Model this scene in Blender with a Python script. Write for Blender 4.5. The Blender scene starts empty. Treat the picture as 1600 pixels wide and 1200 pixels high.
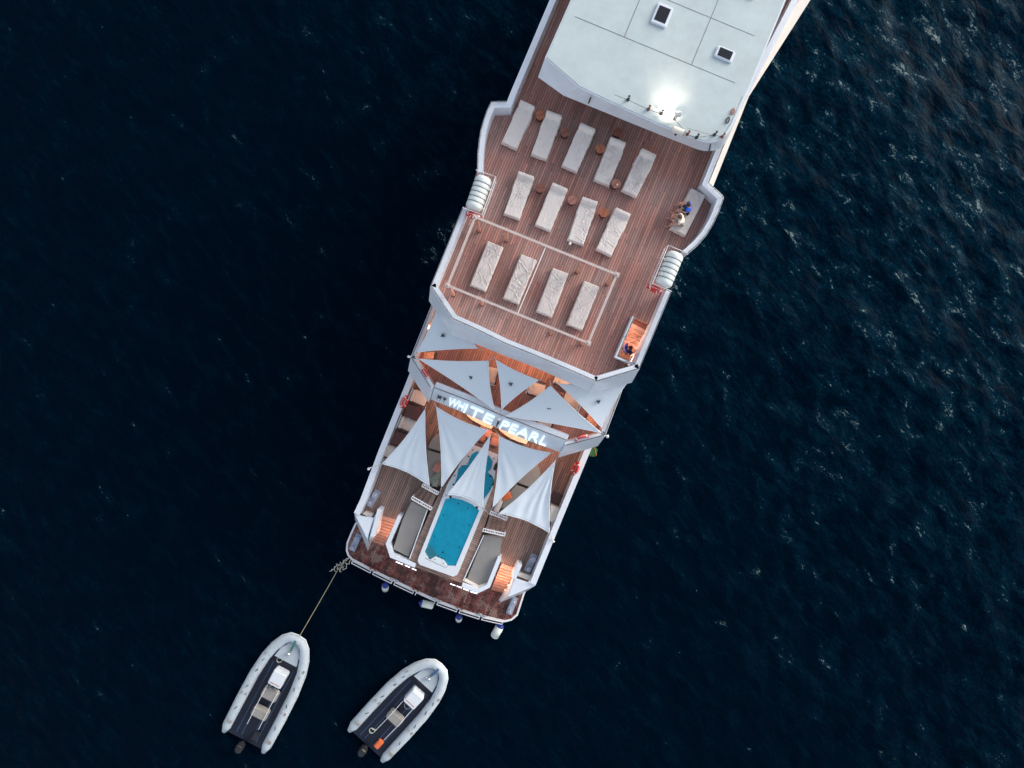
import bpy, bmesh, math, random
import numpy as np
from mathutils import Vector, Matrix, noise
R = math.radians
random.seed(7)
# ------------------------------------------------------------------ camera, sky, sun, exposure
sc = bpy.context.scene
CZ = 38.5                      # drone height above the water
FOC = 1600 / 36 * 24           # focal length in pixels of the 1600 px wide photograph
cam = bpy.data.objects.new('camera', bpy.data.cameras.new('camera'))
sc.collection.objects.link(cam)
cam.data.lens = 24; cam.data.sensor_width = 36; cam.data.clip_end = 9000
cam.location = (0, 0, CZ); cam.rotation_euler = (0, 0, 0)
sc.camera = cam
SUN_AZ, SUN_EL = R(58), R(23)  # azimuth clockwise from +Y, elevation
w = bpy.data.worlds.new('World'); sc.world = w; w.use_nodes = True
nt = w.node_tree
sky = nt.nodes.new('ShaderNodeTexSky'); sky.sky_type = 'NISHITA'; sky.sun_disc = False
sky.sun_elevation = SUN_EL; sky.sun_rotation = SUN_AZ; sky.air_density = 1.0; sky.dust_density = 2.5
bg = nt.nodes['Background']; bg.inputs[1].default_value = 0.15
hsv = nt.nodes.new('ShaderNodeHueSaturation'); hsv.inputs['Saturation'].default_value = .50   # thin evening overcast
nt.links.new(sky.outputs[0], hsv.inputs['Color']); nt.links.new(hsv.outputs[0], bg.inputs[0])
sun = bpy.data.lights.new('sun', 'SUN'); sun.energy = 0.55; sun.angle = R(28); sun.color = (1.0, 0.92, 0.86)
so = bpy.data.objects.new('sun', sun); sc.collection.objects.link(so)
sd = Vector((math.sin(SUN_AZ) * math.cos(SUN_EL), math.cos(SUN_AZ) * math.cos(SUN_EL), math.sin(SUN_EL)))
so.rotation_euler = sd.to_track_quat('Z', 'Y').to_euler()
sc.view_settings.view_transform = 'Standard'; sc.view_settings.look = 'None'
sc.view_settings.exposure = 0.85; sc.view_settings.gamma = 1.0
sc.cycles.max_bounces = 6; sc.cycles.sample_clamp_indirect = 3.0
COL = sc.collection
# ------------------------------------------------------------------ geometry helpers
AX = Vector((-math.sin(R(22.5)), -math.cos(R(22.5)), 0))   # aft direction of the yacht
NX = Vector((math.cos(R(22.5)), -math.sin(R(22.5)), 0))    # starboard direction
def P(px, py, z):
    d = (CZ - z) / FOC
    return Vector(((px - 800) * d, -(py - 600) * d, z))
def PL(l, z): return [P(x, y, z) for x, y in l]
def S(s, t, z=0.0): return AX * s + NX * t + Vector((0, 0, z))
def ST(v): return (v.dot(AX), v.dot(NX))
def obj(name, bm, mat=None, parent=None, smooth=False):
    me = bpy.data.meshes.new(name)
    bmesh.ops.recalc_face_normals(bm, faces=bm.faces[:])
    bm.to_mesh(me); bm.free()
    o = bpy.data.objects.new(name, me); COL.objects.link(o)
    if mat:
        for m in (mat if isinstance(mat, (list, tuple)) else [mat]): me.materials.append(m)
    if parent is not None: o.parent = parent
    if smooth:
        for p in me.polygons: p.use_smooth = True
    return o
def empty(name, label, cat, loc=(0, 0, 0), rz=0.0, group=None):
    o = bpy.data.objects.new(name, None); COL.objects.link(o)
    o.location = loc; o.rotation_euler = (0, 0, rz); o.empty_display_size = .2
    return tag(o, label, cat, group)
def tag(o, label=None, cat=None, group=None, kind=None):
    if label: o['label'] = label
    if cat: o['category'] = cat
    if group: o['group'] = group
    if kind: o['kind'] = kind
    return o
def kids(o): return [c for c in bpy.data.objects if c.parent == o]
def copy_tree(o, parent=None, ch=None):
    c = o.copy(); COL.objects.link(c)
    if parent is not None: c.parent = parent
    for k in kids(o): copy_tree(k, c)
    return c
def prism(bm, top, zb=None, bot=None, mi=0):
    """top: list of 3D points; bottom either the same outline at height zb or its own list"""
    if bot is None: bot = [Vector((p.x, p.y, zb)) for p in top]
    a = [bm.verts.new(p) for p in top]; b = [bm.verts.new(p) for p in bot]
    n = len(a); fs = [bm.faces.new(a), bm.faces.new(b[::-1])]
    for i in range(n):
        j = (i + 1) % n
        fs.append(bm.faces.new((a[i], b[i], b[j], a[j])))
    for f in fs: f.material_index = mi
def box(bm, c, sx, sy, sz, rot=None, mi=0):
    M = Matrix.Translation(Vector(c)) @ (rot.to_4x4() if rot is not None else Matrix())
    r = bmesh.ops.create_cube(bm, size=1.0, matrix=M @ Matrix.Diagonal((sx, sy, sz, 1)))
    if mi:
        for f in {f for v in r['verts'] for f in v.link_faces}: f.material_index = mi
    return r
def frame_rot(x, y=None):
    x = Vector(x).normalized(); z = Vector((0, 0, 1)); y = z.cross(x).normalized(); z = x.cross(y)
    return Matrix((x, y, z)).transposed()
SROT = frame_rot(AX)   # local x = aft, y = left of aft (starboard or port), z up
def bar(bm, p, q, wd, ht):
    p, q = Vector(p), Vector(q); d = q - p
    if d.length < 1e-5: return
    x = d.normalized()
    up = Vector((0, 0, 1)) if abs(x.z) < .95 else Vector((1, 0, 0))
    y = up.cross(x).normalized(); z = x.cross(y)
    box(bm, (p + q) / 2, d.length, wd, ht, Matrix((x, y, z)).transposed())
def cyl(bm, p, q, r, r2=None, seg=10, caps=True):
    p, q = Vector(p), Vector(q); d = q - p
    M = Matrix.Translation((p + q) / 2) @ d.to_track_quat('Z', 'Y').to_matrix().to_4x4()
    bmesh.ops.create_cone(bm, cap_ends=caps, segments=seg, radius1=r, radius2=r if r2 is None else r2, depth=d.length, matrix=M)
def ball(bm, c, r, sx=1, sy=1, sz=1, rot=None, seg=12):
    M = Matrix.Translation(Vector(c)) @ (rot.to_4x4() if rot is not None else Matrix()) @ Matrix.Diagonal((sx, sy, sz, 1))
    bmesh.ops.create_uvsphere(bm, u_segments=seg, v_segments=max(6, seg // 2), radius=r, matrix=M)
def tube(bm, pts, r, seg=8, closed=False):
    pts = [Vector(p) for p in pts]; n = len(pts); rings = []
    for i, p in enumerate(pts):
        a = pts[(i - 1) % n] if (closed or i > 0) else p
        b = pts[(i + 1) % n] if (closed or i < n - 1) else p
        d = (b - a).normalized()
        up = Vector((0, 0, 1)) if abs(d.z) < .9 else Vector((1, 0, 0))
        x = up.cross(d).normalized(); y = d.cross(x)
        rings.append([bm.verts.new(p + x * (r * math.cos(k * 2 * math.pi / seg)) + y * (r * math.sin(k * 2 * math.pi / seg))) for k in range(seg)])
    for i in range(n if closed else n - 1):
        A, B = rings[i], rings[(i + 1) % n]
        for k in range(seg):
            bm.faces.new((A[k], A[(k + 1) % seg], B[(k + 1) % seg], B[k]))
    if not closed:
        bm.faces.new(rings[0][::-1]); bm.faces.new(rings[-1])
def offset(pl, d, closed=False):
    """shift a horizontal polyline to its left by d (mitred)"""
    n = len(pl); out = []
    for i, p in enumerate(pl):
        ds = []
        if i > 0 or closed: ds.append((pl[i] - pl[i - 1]))
        if i < n - 1 or closed: ds.append((pl[(i + 1) % n] - pl[i]))
        ns = []
        for v in ds:
            v = Vector((v.x, v.y, 0)).normalized(); ns.append(Vector((-v.y, v.x, 0)))
        if len(ns) == 2:
            m = (ns[0] + ns[1]).normalized(); k = d / max(.45, m.dot(ns[0]))
        else: m, k = ns[0], d
        out.append(p + m * k)
    return out
def setz(l, z): return [Vector((p.x, p.y, z)) for p in l]
def strip_wall(bm, outer, inner, zt, zb, outer_b=None, inner_b=None):
    ob = outer_b or setz(outer, zb); ib = inner_b or setz(inner, zb)
    o, i = setz(outer, zt), setz(inner, zt)
    V = [[bm.verts.new(p) for p in l] for l in (o, i, ib, ob)]
    n = len(o)
    for k in range(n - 1):
        for a in range(4):
            b = (a + 1) % 4
            bm.faces.new((V[a][k], V[b][k], V[b][k + 1], V[a][k + 1]))
    bm.faces.new([V[a][0] for a in range(4)]); bm.faces.new([V[a][-1] for a in (3, 2, 1, 0)])
def bez(p, k=6):
    """round the inner corners of a polyline"""
    out = [p[0]]
    for i in range(1, len(p) - 1):
        a, b, c = p[i - 1], p[i], p[i + 1]
        s = b + (a - b) * .35; e = b + (c - b) * .35
        for j in range(k + 1):
            t = j / k; out.append(s * (1 - t) ** 2 + b * 2 * t * (1 - t) + e * t * t)
    return out + [p[-1]]
# ------------------------------------------------------------------ materials
def mat(name, col, rough=.5, metal=0, emis=None, estr=0, spec=.5, bump=0, bscale=20, var=0, vscale=3, coat=0, sheen=0):
    m = bpy.data.materials.new(name); m.use_nodes = True; n = m.node_tree; b = n.nodes['Principled BSDF']
    b.inputs['Base Color'].default_value = (*col, 1); b.inputs['Roughness'].default_value = rough
    b.inputs['Metallic'].default_value = metal; b.inputs['Specular IOR Level'].default_value = spec
    b.inputs['Coat Weight'].default_value = coat; b.inputs['Sheen Weight'].default_value = sheen
    if emis: b.inputs['Emission Color'].default_value = (*emis, 1); b.inputs['Emission Strength'].default_value = estr
    tc = n.nodes.new('ShaderNodeTexCoord')
    if var:
        ns = n.nodes.new('ShaderNodeTexNoise'); ns.inputs['Scale'].default_value = vscale; ns.inputs['Detail'].default_value = 6
        ns.inputs['Roughness'].default_value = .65
        mr = n.nodes.new('ShaderNodeMapRange'); mr.inputs[1].default_value = .3; mr.inputs[2].default_value = .7
        mr.inputs[3].default_value = 1 - var; mr.inputs[4].default_value = 1 + var * .6
        mx = n.nodes.new('ShaderNodeMix'); mx.data_type = 'RGBA'; mx.blend_type = 'MULTIPLY'; mx.inputs[0].default_value = 1
        mx.inputs[6].default_value = (*col, 1)
        n.links.new(tc.outputs['Object'], ns.inputs['Vector']); n.links.new(ns.outputs[0], mr.inputs[0])
        n.links.new(mr.outputs[0], mx.inputs[7]); n.links.new(mx.outputs[2], b.inputs['Base Color'])
    if bump:
        ns = n.nodes.new('ShaderNodeTexNoise'); ns.inputs['Scale'].default_value = bscale; ns.inputs['Detail'].default_value = 4
        bp = n.nodes.new('ShaderNodeBump'); bp.inputs['Strength'].default_value = bump; bp.inputs['Distance'].default_value = .02
        n.links.new(tc.outputs['Object'], ns.inputs['Vector']); n.links.new(ns.outputs[0], bp.inputs['Height']); n.links.new(bp.outputs[0], b.inputs['Normal'])
    return m
def math_(n, op, a, b=None, c=None):
    m = n.nodes.new('ShaderNodeMath'); m.operation = op
    for i, v in enumerate((a, b, c)):
        if v is None: continue
        if isinstance(v, (int, float)): m.inputs[i].default_value = v
        else: n.links.new(v, m.inputs[i])
    return m.outputs[0]
def mixc(n, f, a, b, mode='MIX'):
    m = n.nodes.new('ShaderNodeMix'); m.data_type = 'RGBA'; m.blend_type = mode
    for i, v in ((0, f), (6, a), (7, b)):
        if isinstance(v, tuple): m.inputs[i].default_value = (*v, 1)
        elif isinstance(v, (int, float)): m.inputs[i].default_value = v
        else: n.links.new(v, m.inputs[i])
    return m.outputs[2]
def teak(name, base, grey, greyamt, pw=.13, seam=.16, seamcol=(.02, .014, .012), rough=.55, wet=0.0, across=False, contrast=1.0):
    m = bpy.data.materials.new(name); m.use_nodes = True; n = m.node_tree; b = n.nodes['Principled BSDF']
    g = n.nodes.new('ShaderNodeNewGeometry')
    def dot(v):
        d = n.nodes.new('ShaderNodeVectorMath'); d.operation = 'DOT_PRODUCT'
        n.links.new(g.outputs['Position'], d.inputs[0]); d.inputs[1].default_value = v; return d.outputs['Value']
    t, s = dot(tuple(NX)), dot(tuple(AX))
    if across: t, s = s, t
    tp = math_(n, 'DIVIDE', t, pw); idx = math_(n, 'FLOOR', tp); fr = math_(n, 'FRACT', tp)
    wn = n.nodes.new('ShaderNodeTexWhiteNoise'); wn.noise_dimensions = '1D'; n.links.new(idx, wn.inputs['W'])
    sl = math_(n, 'ADD', math_(n, 'DIVIDE', s, 2.6), math_(n, 'MULTIPLY', wn.outputs['Value'], 7.3))
    cv = n.nodes.new('ShaderNodeCombineXYZ'); n.links.new(idx, cv.inputs[0]); n.links.new(math_(n, 'FLOOR', sl), cv.inputs[1])
    w2 = n.nodes.new('ShaderNodeTexWhiteNoise'); w2.noise_dimensions = '2D'; n.links.new(cv.outputs[0], w2.inputs['Vector'])
    # streaks along the boards
    c3 = n.nodes.new('ShaderNodeCombineXYZ'); n.links.new(math_(n, 'MULTIPLY', t, 5.5), c3.inputs[0]); n.links.new(math_(n, 'MULTIPLY', s, .45), c3.inputs[1])
    ns = n.nodes.new('ShaderNodeTexNoise'); ns.inputs['Scale'].default_value = 1; ns.inputs['Detail'].default_value = 5; n.links.new(c3.outputs[0], ns.inputs['Vector'])
    nb = n.nodes.new('ShaderNodeTexNoise'); nb.inputs['Scale'].default_value = .55; nb.inputs['Detail'].default_value = 6; nb.inputs['Roughness'].default_value = .6
    n.links.new(g.outputs['Position'], nb.inputs['Vector'])
    nf = n.nodes.new('ShaderNodeTexNoise'); nf.inputs['Scale'].default_value = 9; nf.inputs['Detail'].default_value = 3
    n.links.new(g.outputs['Position'], nf.inputs['Vector'])
    br = math_(n, 'ADD', math_(n, 'MULTIPLY', w2.outputs['Value'], .55 * contrast), math_(n, 'MULTIPLY', ns.outputs[0], 1.1 * contrast))
    br = math_(n, 'ADD', br, math_(n, 'MULTIPLY', nf.outputs[0], .3))
    br = math_(n, 'ADD', br, 1.0 - .275 * contrast - .55 * contrast - .15)
    rmp = n.nodes.new('ShaderNodeMapRange'); rmp.inputs[1].default_value = .42; rmp.inputs[2].default_value = .68; n.links.new(nb.outputs[0], rmp.inputs[0])
    col = mixc(n, math_(n, 'MULTIPLY', rmp.outputs[0], greyamt), base, grey)
    hs = mixc(n, math_(n, 'MULTIPLY', w2.outputs['Value'], .35), col, tuple(min(1, c * k) for c, k in zip(base, (1.25, .85, .75))))
    bc = n.nodes.new('ShaderNodeCombineXYZ')
    for i in range(3): n.links.new(br, bc.inputs[i])
    col = mixc(n, 1.0, hs, bc.outputs[0], 'MULTIPLY')
    sm = math_(n, 'LESS_THAN', fr, seam)
    joint = math_(n, 'LESS_THAN', math_(n, 'FRACT', sl), .012)
    sm = math_(n, 'MAXIMUM', sm, math_(n, 'MULTIPLY', joint, .7))
    if wet:
        st = n.nodes.new('ShaderNodeTexNoise'); st.inputs['Scale'].default_value = 1.5; st.inputs['Detail'].default_value = 8; st.inputs['Roughness'].default_value = .7
        n.links.new(g.outputs['Position'], st.inputs['Vector'])
        r2 = n.nodes.new('ShaderNodeMapRange'); r2.inputs[1].default_value = .53; r2.inputs[2].default_value = .57; n.links.new(st.outputs[0], r2.inputs[0])
        col = mixc(n, math_(n, 'MULTIPLY', r2.outputs[0], .55), col, (.36, .27, .22))
        r3 = n.nodes.new('ShaderNodeMapRange'); r3.inputs[1].default_value = .485; r3.inputs[2].default_value = .44; n.links.new(st.outputs[0], r3.inputs[0])
        col = mixc(n, math_(n, 'MULTIPLY', r3.outputs[0], .7), col, (.035, .02, .016))
        n.links.new(math_(n, 'SUBTRACT', .4, math_(n, 'MULTIPLY', r3.outputs[0], .2)), b.inputs['Roughness'])
    else: b.inputs['Roughness'].default_value = rough
    col = mixc(n, math_(n, 'MULTIPLY', sm, .85), col, seamcol)
    n.links.new(col, b.inputs['Base Color'])
    b.inputs['Specular IOR Level'].default_value = .35
    bp = n.nodes.new('ShaderNodeBump'); bp.inputs['Strength'].default_value = .4; bp.inputs['Distance'].default_value = .006
    n.links.new(math_(n, 'SUBTRACT', 1.0, sm), bp.inputs['Height']); n.links.new(bp.outputs[0], b.inputs['Normal'])
    return m
M = {}
M['paint'] = mat('white_paint', (.74, .79, .86), .32, var=.06, vscale=2.2, coat=.2)
M['hull'] = mat('hull_paint', (.66, .69, .74), .3, var=.07, vscale=1.5, coat=.3)
M['beam'] = mat('weathered_beam_paint', (.56, .46, .43), .5, var=.12, vscale=4)
M['cream'] = mat('cream_paint', (.80, .74, .66), .4, var=.05)
M['roof'] = mat('roof_paint', (.50, .58, .59), .45, var=.10, vscale=1.3)
M['teak'] = teak('teak_deck', (.37, .195, .165), (.41, .31, .285), .8, pw=.115, seam=.22, seamcol=(.11, .06, .052), contrast=.85)
M['teak_grey'] = teak('grey_teak_deck', (.25, .165, .14), (.27, .215, .195), .8, pw=.115, seam=.22, seamcol=(.04, .028, .024))
M['teak_pool'] = teak('pool_surround_teak', (.30, .205, .17), (.34, .27, .235), .8, pw=.11, seam=.2, across=True, seamcol=(.07, .05, .04), contrast=.6)
M['teak_wet'] = teak('wet_teak_platform', (.17, .05, .042), (.24, .12, .10), .6, wet=1.0, contrast=1.3)
M['tread'] = teak('stair_tread_teak', (.58, .36, .27), (.60, .42, .34), .3, seam=.08, seamcol=(.12, .05, .03), contrast=.5, across=True, pw=.07)
M['fabric'] = mat('sunbed_cover_cloth', (.76, .69, .645), .85, var=.05, vscale=5, bump=.25, bscale=26, sheen=.1)
M['fabric2'] = mat('sunbed_mat_cloth', (.67, .60, .565), .85, var=.08, vscale=7, bump=.35, bscale=22)
M['sail'] = mat('shade_sail_cloth', (.69, .76, .82), .75, var=.025, vscale=1.5)
M['sail_hem'] = mat('sail_hem_cloth', (.82, .86, .90), .7)
M['steel'] = mat('polished_steel', (.62, .63, .65), .25, metal=1)
M['rail'] = mat('brushed_rail', (.22, .23, .25), .35, metal=.7)
M['white_tube'] = mat('white_tube', (.78, .78, .8), .35)
M['dark'] = mat('dark_plastic', (.02, .022, .026), .4)
M['grey_pad'] = mat('grey_vinyl_pad', (.275, .262, .25), .6, var=.10, vscale=2, bump=.1)
M['grey_cush'] = mat('grey_cushion', (.30, .285, .265), .8, var=.06)
M['wood'] = mat('orange_wood', (.40, .125, .06), .45, var=.3, vscale=9)
M['wood2'] = mat('brown_wood', (.24, .085, .055), .45, var=.3, vscale=9)
M['wood3'] = mat('pink_wood', (.40, .17, .125), .5, var=.25, vscale=9)
M['pole'] = mat('terracotta_post', (.60, .29, .20), .5, var=.2, vscale=6)
M['mahog'] = mat('mahogany_varnish', (.10, .022, .014), .18, var=.4, vscale=4, coat=.5)
M['cushion'] = mat('cream_cushion', (.74, .66, .60), .8, var=.05)
M['red'] = mat('red_buoy', (.62, .035, .045), .5, var=.1)
M['white_band'] = mat('white_band', (.85, .82, .8), .5)
M['raft'] = mat('raft_fibreglass', (.72, .77, .75), .35, var=.06, vscale=5)
M['pool'] = mat('pool_liner', (.001, .74, .98), .35, var=.16, vscale=2.6)  # mottled brightness paints depth change and ripple caustics into the liner colour
M['shell'] = mat('spa_acrylic', (.72, .76, .80), .25, var=.05, coat=.3)
M['skin'] = mat('skin', (.60, .31, .24), .55, var=.06, vscale=20)
M['hair'] = mat('hair', (.03, .014, .009), .6)
M['hair2'] = mat('short_brown_hair', (.12, .055, .03), .6)
M['blue'] = mat('blue_shirt', (.008, .10, .62), .8)
M['navy'] = mat('navy_shirt', (.006, .012, .14), .8)
M['black'] = mat('black_cloth', (.012, .012, .016), .8)
M['wshirt'] = mat('white_shirt', (.78, .70, .60), .85)
M['shorts'] = mat('pale_shorts', (.35, .36, .30), .85)
M['green'] = mat('green_vinyl', (.035, .13, .025), .5, var=.5, vscale=3)
M['orange'] = mat('orange_cushion', (.72, .16, .05), .8)
M['pink'] = mat('pink_cushion', (.50, .22, .18), .8)
M['olive'] = mat('sage_cushion', (.22, .25, .2), .8)
M['fblue'] = mat('blue_fender_cap', (.01, .03, .25), .4)
M['fender'] = mat('white_fender', (.72, .76, .70), .45, var=.06)
M['lilac'] = mat('bollard_metal', (.42, .46, .56), .35, metal=.35, var=.08, vscale=8)
M['rope'] = mat('yellow_rope', (.36, .31, .17), .8)
M['rope_w'] = mat('white_rope', (.55, .55, .48), .8)
M['rib'] = mat('grey_rubber_tube', (.50, .56, .60), .55, var=.10, vscale=4)
M['rib_trim'] = mat('rib_blue_trim', (.05, .12, .25), .5)
M['navy_floor'] = mat('navy_boat_floor', (.004, .008, .022), .5)
M['glass'] = mat('window_glass', (.01, .012, .015), .08)
M['letter'] = mat('backlit_letter', (.9, .95, 1), .4, emis=(.70, .88, 1), estr=.42)
M['led'] = mat('white_led', (1, 1, 1), .4, emis=(.93, .96, 1), estr=1.2)
M['warm_led'] = mat('warm_lamp_glass', (1, .8, .6), .4, emis=(1, .55, .28), estr=6)
M['flood'] = mat('floodlight_glass', (1, .9, .8), .4, emis=(1, .88, .72), estr=8)
def water_mat():
    m = bpy.data.materials.new('pool_water'); m.use_nodes = True; n = m.node_tree
    for x in list(n.nodes): n.nodes.remove(x)
    out = n.nodes.new('ShaderNodeOutputMaterial'); tr = n.nodes.new('ShaderNodeBsdfTransparent'); gl = n.nodes.new('ShaderNodeBsdfGlossy')
    tr.inputs[0].default_value = (.85, 1, 1, 1); gl.inputs['Roughness'].default_value = .04
    fr = n.nodes.new('ShaderNodeFresnel'); fr.inputs[0].default_value = 1.33; mx = n.nodes.new('ShaderNodeMixShader')
    ns = n.nodes.new('ShaderNodeTexNoise'); ns.inputs['Scale'].default_value = 4; bp = n.nodes.new('ShaderNodeBump'); bp.inputs['Distance'].default_value = .03; bp.inputs['Strength'].default_value = .5
    tc = n.nodes.new('ShaderNodeTexCoord'); n.links.new(tc.outputs['Object'], ns.inputs[0]); n.links.new(ns.outputs[0], bp.inputs['Height'])
    n.links.new(bp.outputs[0], gl.inputs['Normal']); n.links.new(bp.outputs[0], fr.inputs['Normal'])
    n.links.new(fr.outputs[0], mx.inputs[0]); n.links.new(tr.outputs[0], mx.inputs[1]); n.links.new(gl.outputs[0], mx.inputs[2]); n.links.new(mx.outputs[0], out.inputs[0])
    return m
M['pwater'] = water_mat()
def sea_mat():
    m = bpy.data.materials.new('sea_water'); m.use_nodes = True; n = m.node_tree; b = n.nodes['Principled BSDF']
    g = n.nodes.new('ShaderNodeNewGeometry')
    mp = n.nodes.new('ShaderNodeMapping'); mp.vector_type = 'TEXTURE'; mp.inputs['Rotation'].default_value = (0, 0, R(-52)); mp.inputs['Scale'].default_value = (1.7, .8, 1)
    n.links.new(g.outputs['Position'], mp.inputs[0])
    a = n.nodes.new('ShaderNodeTexNoise'); a.inputs['Scale'].default_value = 1.6; a.inputs['Detail'].default_value = 7; a.inputs['Roughness'].default_value = .62; a.inputs['Distortion'].default_value = .5
    n.links.new(mp.outputs[0], a.inputs[0])
    bp = n.nodes.new('ShaderNodeBump'); bp.inputs['Strength'].default_value = .8; bp.inputs['Distance'].default_value = .12
    n.links.new(a.outputs[0], bp.inputs['Height']); n.links.new(bp.outputs[0], b.inputs['Normal'])
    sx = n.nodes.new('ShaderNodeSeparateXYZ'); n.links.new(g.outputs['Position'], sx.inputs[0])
    # ripple glints and foam flecks painted into the base colour, denser to starboard
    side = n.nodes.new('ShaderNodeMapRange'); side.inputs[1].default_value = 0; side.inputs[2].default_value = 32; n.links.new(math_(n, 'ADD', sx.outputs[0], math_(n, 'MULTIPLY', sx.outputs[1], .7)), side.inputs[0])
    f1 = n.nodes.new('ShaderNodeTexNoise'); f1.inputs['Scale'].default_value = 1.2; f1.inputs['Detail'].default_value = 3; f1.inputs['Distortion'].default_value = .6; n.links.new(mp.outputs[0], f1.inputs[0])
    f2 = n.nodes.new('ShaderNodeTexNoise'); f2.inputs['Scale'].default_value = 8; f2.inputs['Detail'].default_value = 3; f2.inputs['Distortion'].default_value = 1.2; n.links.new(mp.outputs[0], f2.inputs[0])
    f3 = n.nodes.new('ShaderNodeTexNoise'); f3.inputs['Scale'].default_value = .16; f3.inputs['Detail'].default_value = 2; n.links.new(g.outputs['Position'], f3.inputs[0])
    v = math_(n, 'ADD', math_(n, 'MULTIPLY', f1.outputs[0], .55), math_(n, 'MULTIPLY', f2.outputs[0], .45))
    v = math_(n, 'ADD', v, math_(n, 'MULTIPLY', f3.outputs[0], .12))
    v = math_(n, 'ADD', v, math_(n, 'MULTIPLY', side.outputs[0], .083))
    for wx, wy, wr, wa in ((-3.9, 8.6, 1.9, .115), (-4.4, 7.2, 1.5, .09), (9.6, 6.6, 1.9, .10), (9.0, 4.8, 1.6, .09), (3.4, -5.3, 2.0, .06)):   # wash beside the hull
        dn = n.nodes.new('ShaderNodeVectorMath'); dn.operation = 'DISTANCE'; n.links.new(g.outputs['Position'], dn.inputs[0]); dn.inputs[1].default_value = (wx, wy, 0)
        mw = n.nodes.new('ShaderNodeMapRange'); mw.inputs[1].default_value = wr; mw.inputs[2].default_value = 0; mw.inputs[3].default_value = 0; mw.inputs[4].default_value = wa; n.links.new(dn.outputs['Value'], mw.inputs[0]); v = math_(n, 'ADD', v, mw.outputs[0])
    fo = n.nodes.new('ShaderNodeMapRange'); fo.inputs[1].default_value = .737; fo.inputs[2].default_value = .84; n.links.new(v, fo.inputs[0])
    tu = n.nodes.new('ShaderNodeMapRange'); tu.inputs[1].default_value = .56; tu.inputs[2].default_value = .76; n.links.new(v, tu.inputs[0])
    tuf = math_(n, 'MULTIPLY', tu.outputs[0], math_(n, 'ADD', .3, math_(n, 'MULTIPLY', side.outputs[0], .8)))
    col = mixc(n, tuf, (.0003, .0038, .0098), (.001, .019, .036))  # paler blue painted in for sky reflected off ripples, stronger to starboard
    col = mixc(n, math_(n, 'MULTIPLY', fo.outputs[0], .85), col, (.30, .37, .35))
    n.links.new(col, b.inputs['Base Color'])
    b.inputs['Roughness'].default_value = .12; b.inputs['IOR'].default_value = 1.33
    b.inputs['Specular IOR Level'].default_value = .02
    b.inputs['Specular Tint'].default_value = (.10, .62, 1, 1)
    return m
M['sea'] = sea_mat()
# ------------------------------------------------------------------ sea: one sheet to the horizon
def build_sea():
    fine = np.arange(-34, 34.01, .17); ext = 34 + np.cumsum(.17 * 1.11 ** np.arange(1, 75))
    c = np.concatenate([-ext[::-1], fine, ext]); n = len(c)
    X, Y = np.meshgrid(c, c); Z = np.zeros_like(X)
    rng = np.random.RandomState(3)
    for i in range(46):
        L = .75 * (1.085 ** i); k = 2 * math.pi / L
        th = R(222) + rng.normal(0, .55); amp = .0075 * L ** .85 * rng.uniform(.5, 1.2)
        if L > 4: amp *= .55
        if L > 14: amp *= .5
        ph = rng.uniform(0, 6.28); q = k * (X * math.cos(th) + Y * math.sin(th)) + ph
        Z += amp * (np.sin(q) + .25 * np.sin(2 * q))
    wind = np.clip((X + 14) / 34, .32, 1.15); rr = np.sqrt(X * X + Y * Y)
    Z *= wind * np.clip((90 - rr) / 55, 0, 1)
    me = bpy.data.meshes.new('sea')
    co = np.stack([X, Y, Z], -1).reshape(-1, 3).astype(np.float32)
    idx = np.arange(n * n).reshape(n, n)
    f = np.stack([idx[:-1, :-1], idx[:-1, 1:], idx[1:, 1:], idx[1:, :-1]], -1).reshape(-1, 4).astype(np.int32)
    me.vertices.add(len(co)); me.vertices.foreach_set('co', co.ravel())
    me.loops.add(f.size); me.loops.foreach_set('vertex_index', f.ravel())
    me.polygons.add(len(f)); me.polygons.foreach_set('loop_start', np.arange(0, f.size, 4, dtype=np.int32)); me.polygons.foreach_set('loop_total', np.full(len(f), 4, np.int32))
    me.polygons.foreach_set('use_smooth', np.ones(len(f), bool)); me.update(); me.validate()
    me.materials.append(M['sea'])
    o = bpy.data.objects.new('sea', me); COL.objects.link(o); o['kind'] = 'structure'
build_sea()
# ------------------------------------------------------------------ levels
Z_PLAT, Z_MAIN, Z_MB, Z_UP, Z_UB, Z_SUN, Z_SB, Z_ROOF = .85, 2.6, 3.6, 5.2, 6.2, 7.8, 8.7, 10.3
Z_POOLDECK = 3.4
yacht = empty('yacht', 'large white motor yacht with teak decks seen from above, moored on dark sea', 'yacht', (0, 0, 0))
def lamp(kind, loc, power, col=(1, .55, .3), size=.08, aim=None, spot=R(120)):
    l = bpy.data.lights.new('lamp', kind); l.energy = power; l.color = col
    if kind == 'AREA': l.size = size
    else: l.shadow_soft_size = size
    if kind == 'SPOT': l.spot_size = spot; l.spot_blend = .8
    o = bpy.data.objects.new('lamp', l); COL.objects.link(o); o.location = loc; o.parent = yacht
    if aim is not None: o.rotation_euler = (-(Vector(aim))).to_track_quat('Z', 'Y').to_euler()
    return o
# --- hull body
port_main = [S(-21, -5.0, Z_MB)] + PL([(673.5, 497), (633.5, 600), (593, 700), (563, 780), (553, 801)], Z_MB)
stbd_main = PL([(836.7, 914.7), (873, 825), (908, 740), (920, 711), (962, 612)], Z_MB) + [S(-21, 5.05, Z_MB)]
bow = [S(-27, 4.4, Z_MB), S(-33, 2.7, Z_MB), S(-37.5, .3, Z_MB), S(-37.5, -.3, Z_MB), S(-33, -2.7, Z_MB), S(-27, -4.4, Z_MB)]
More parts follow.
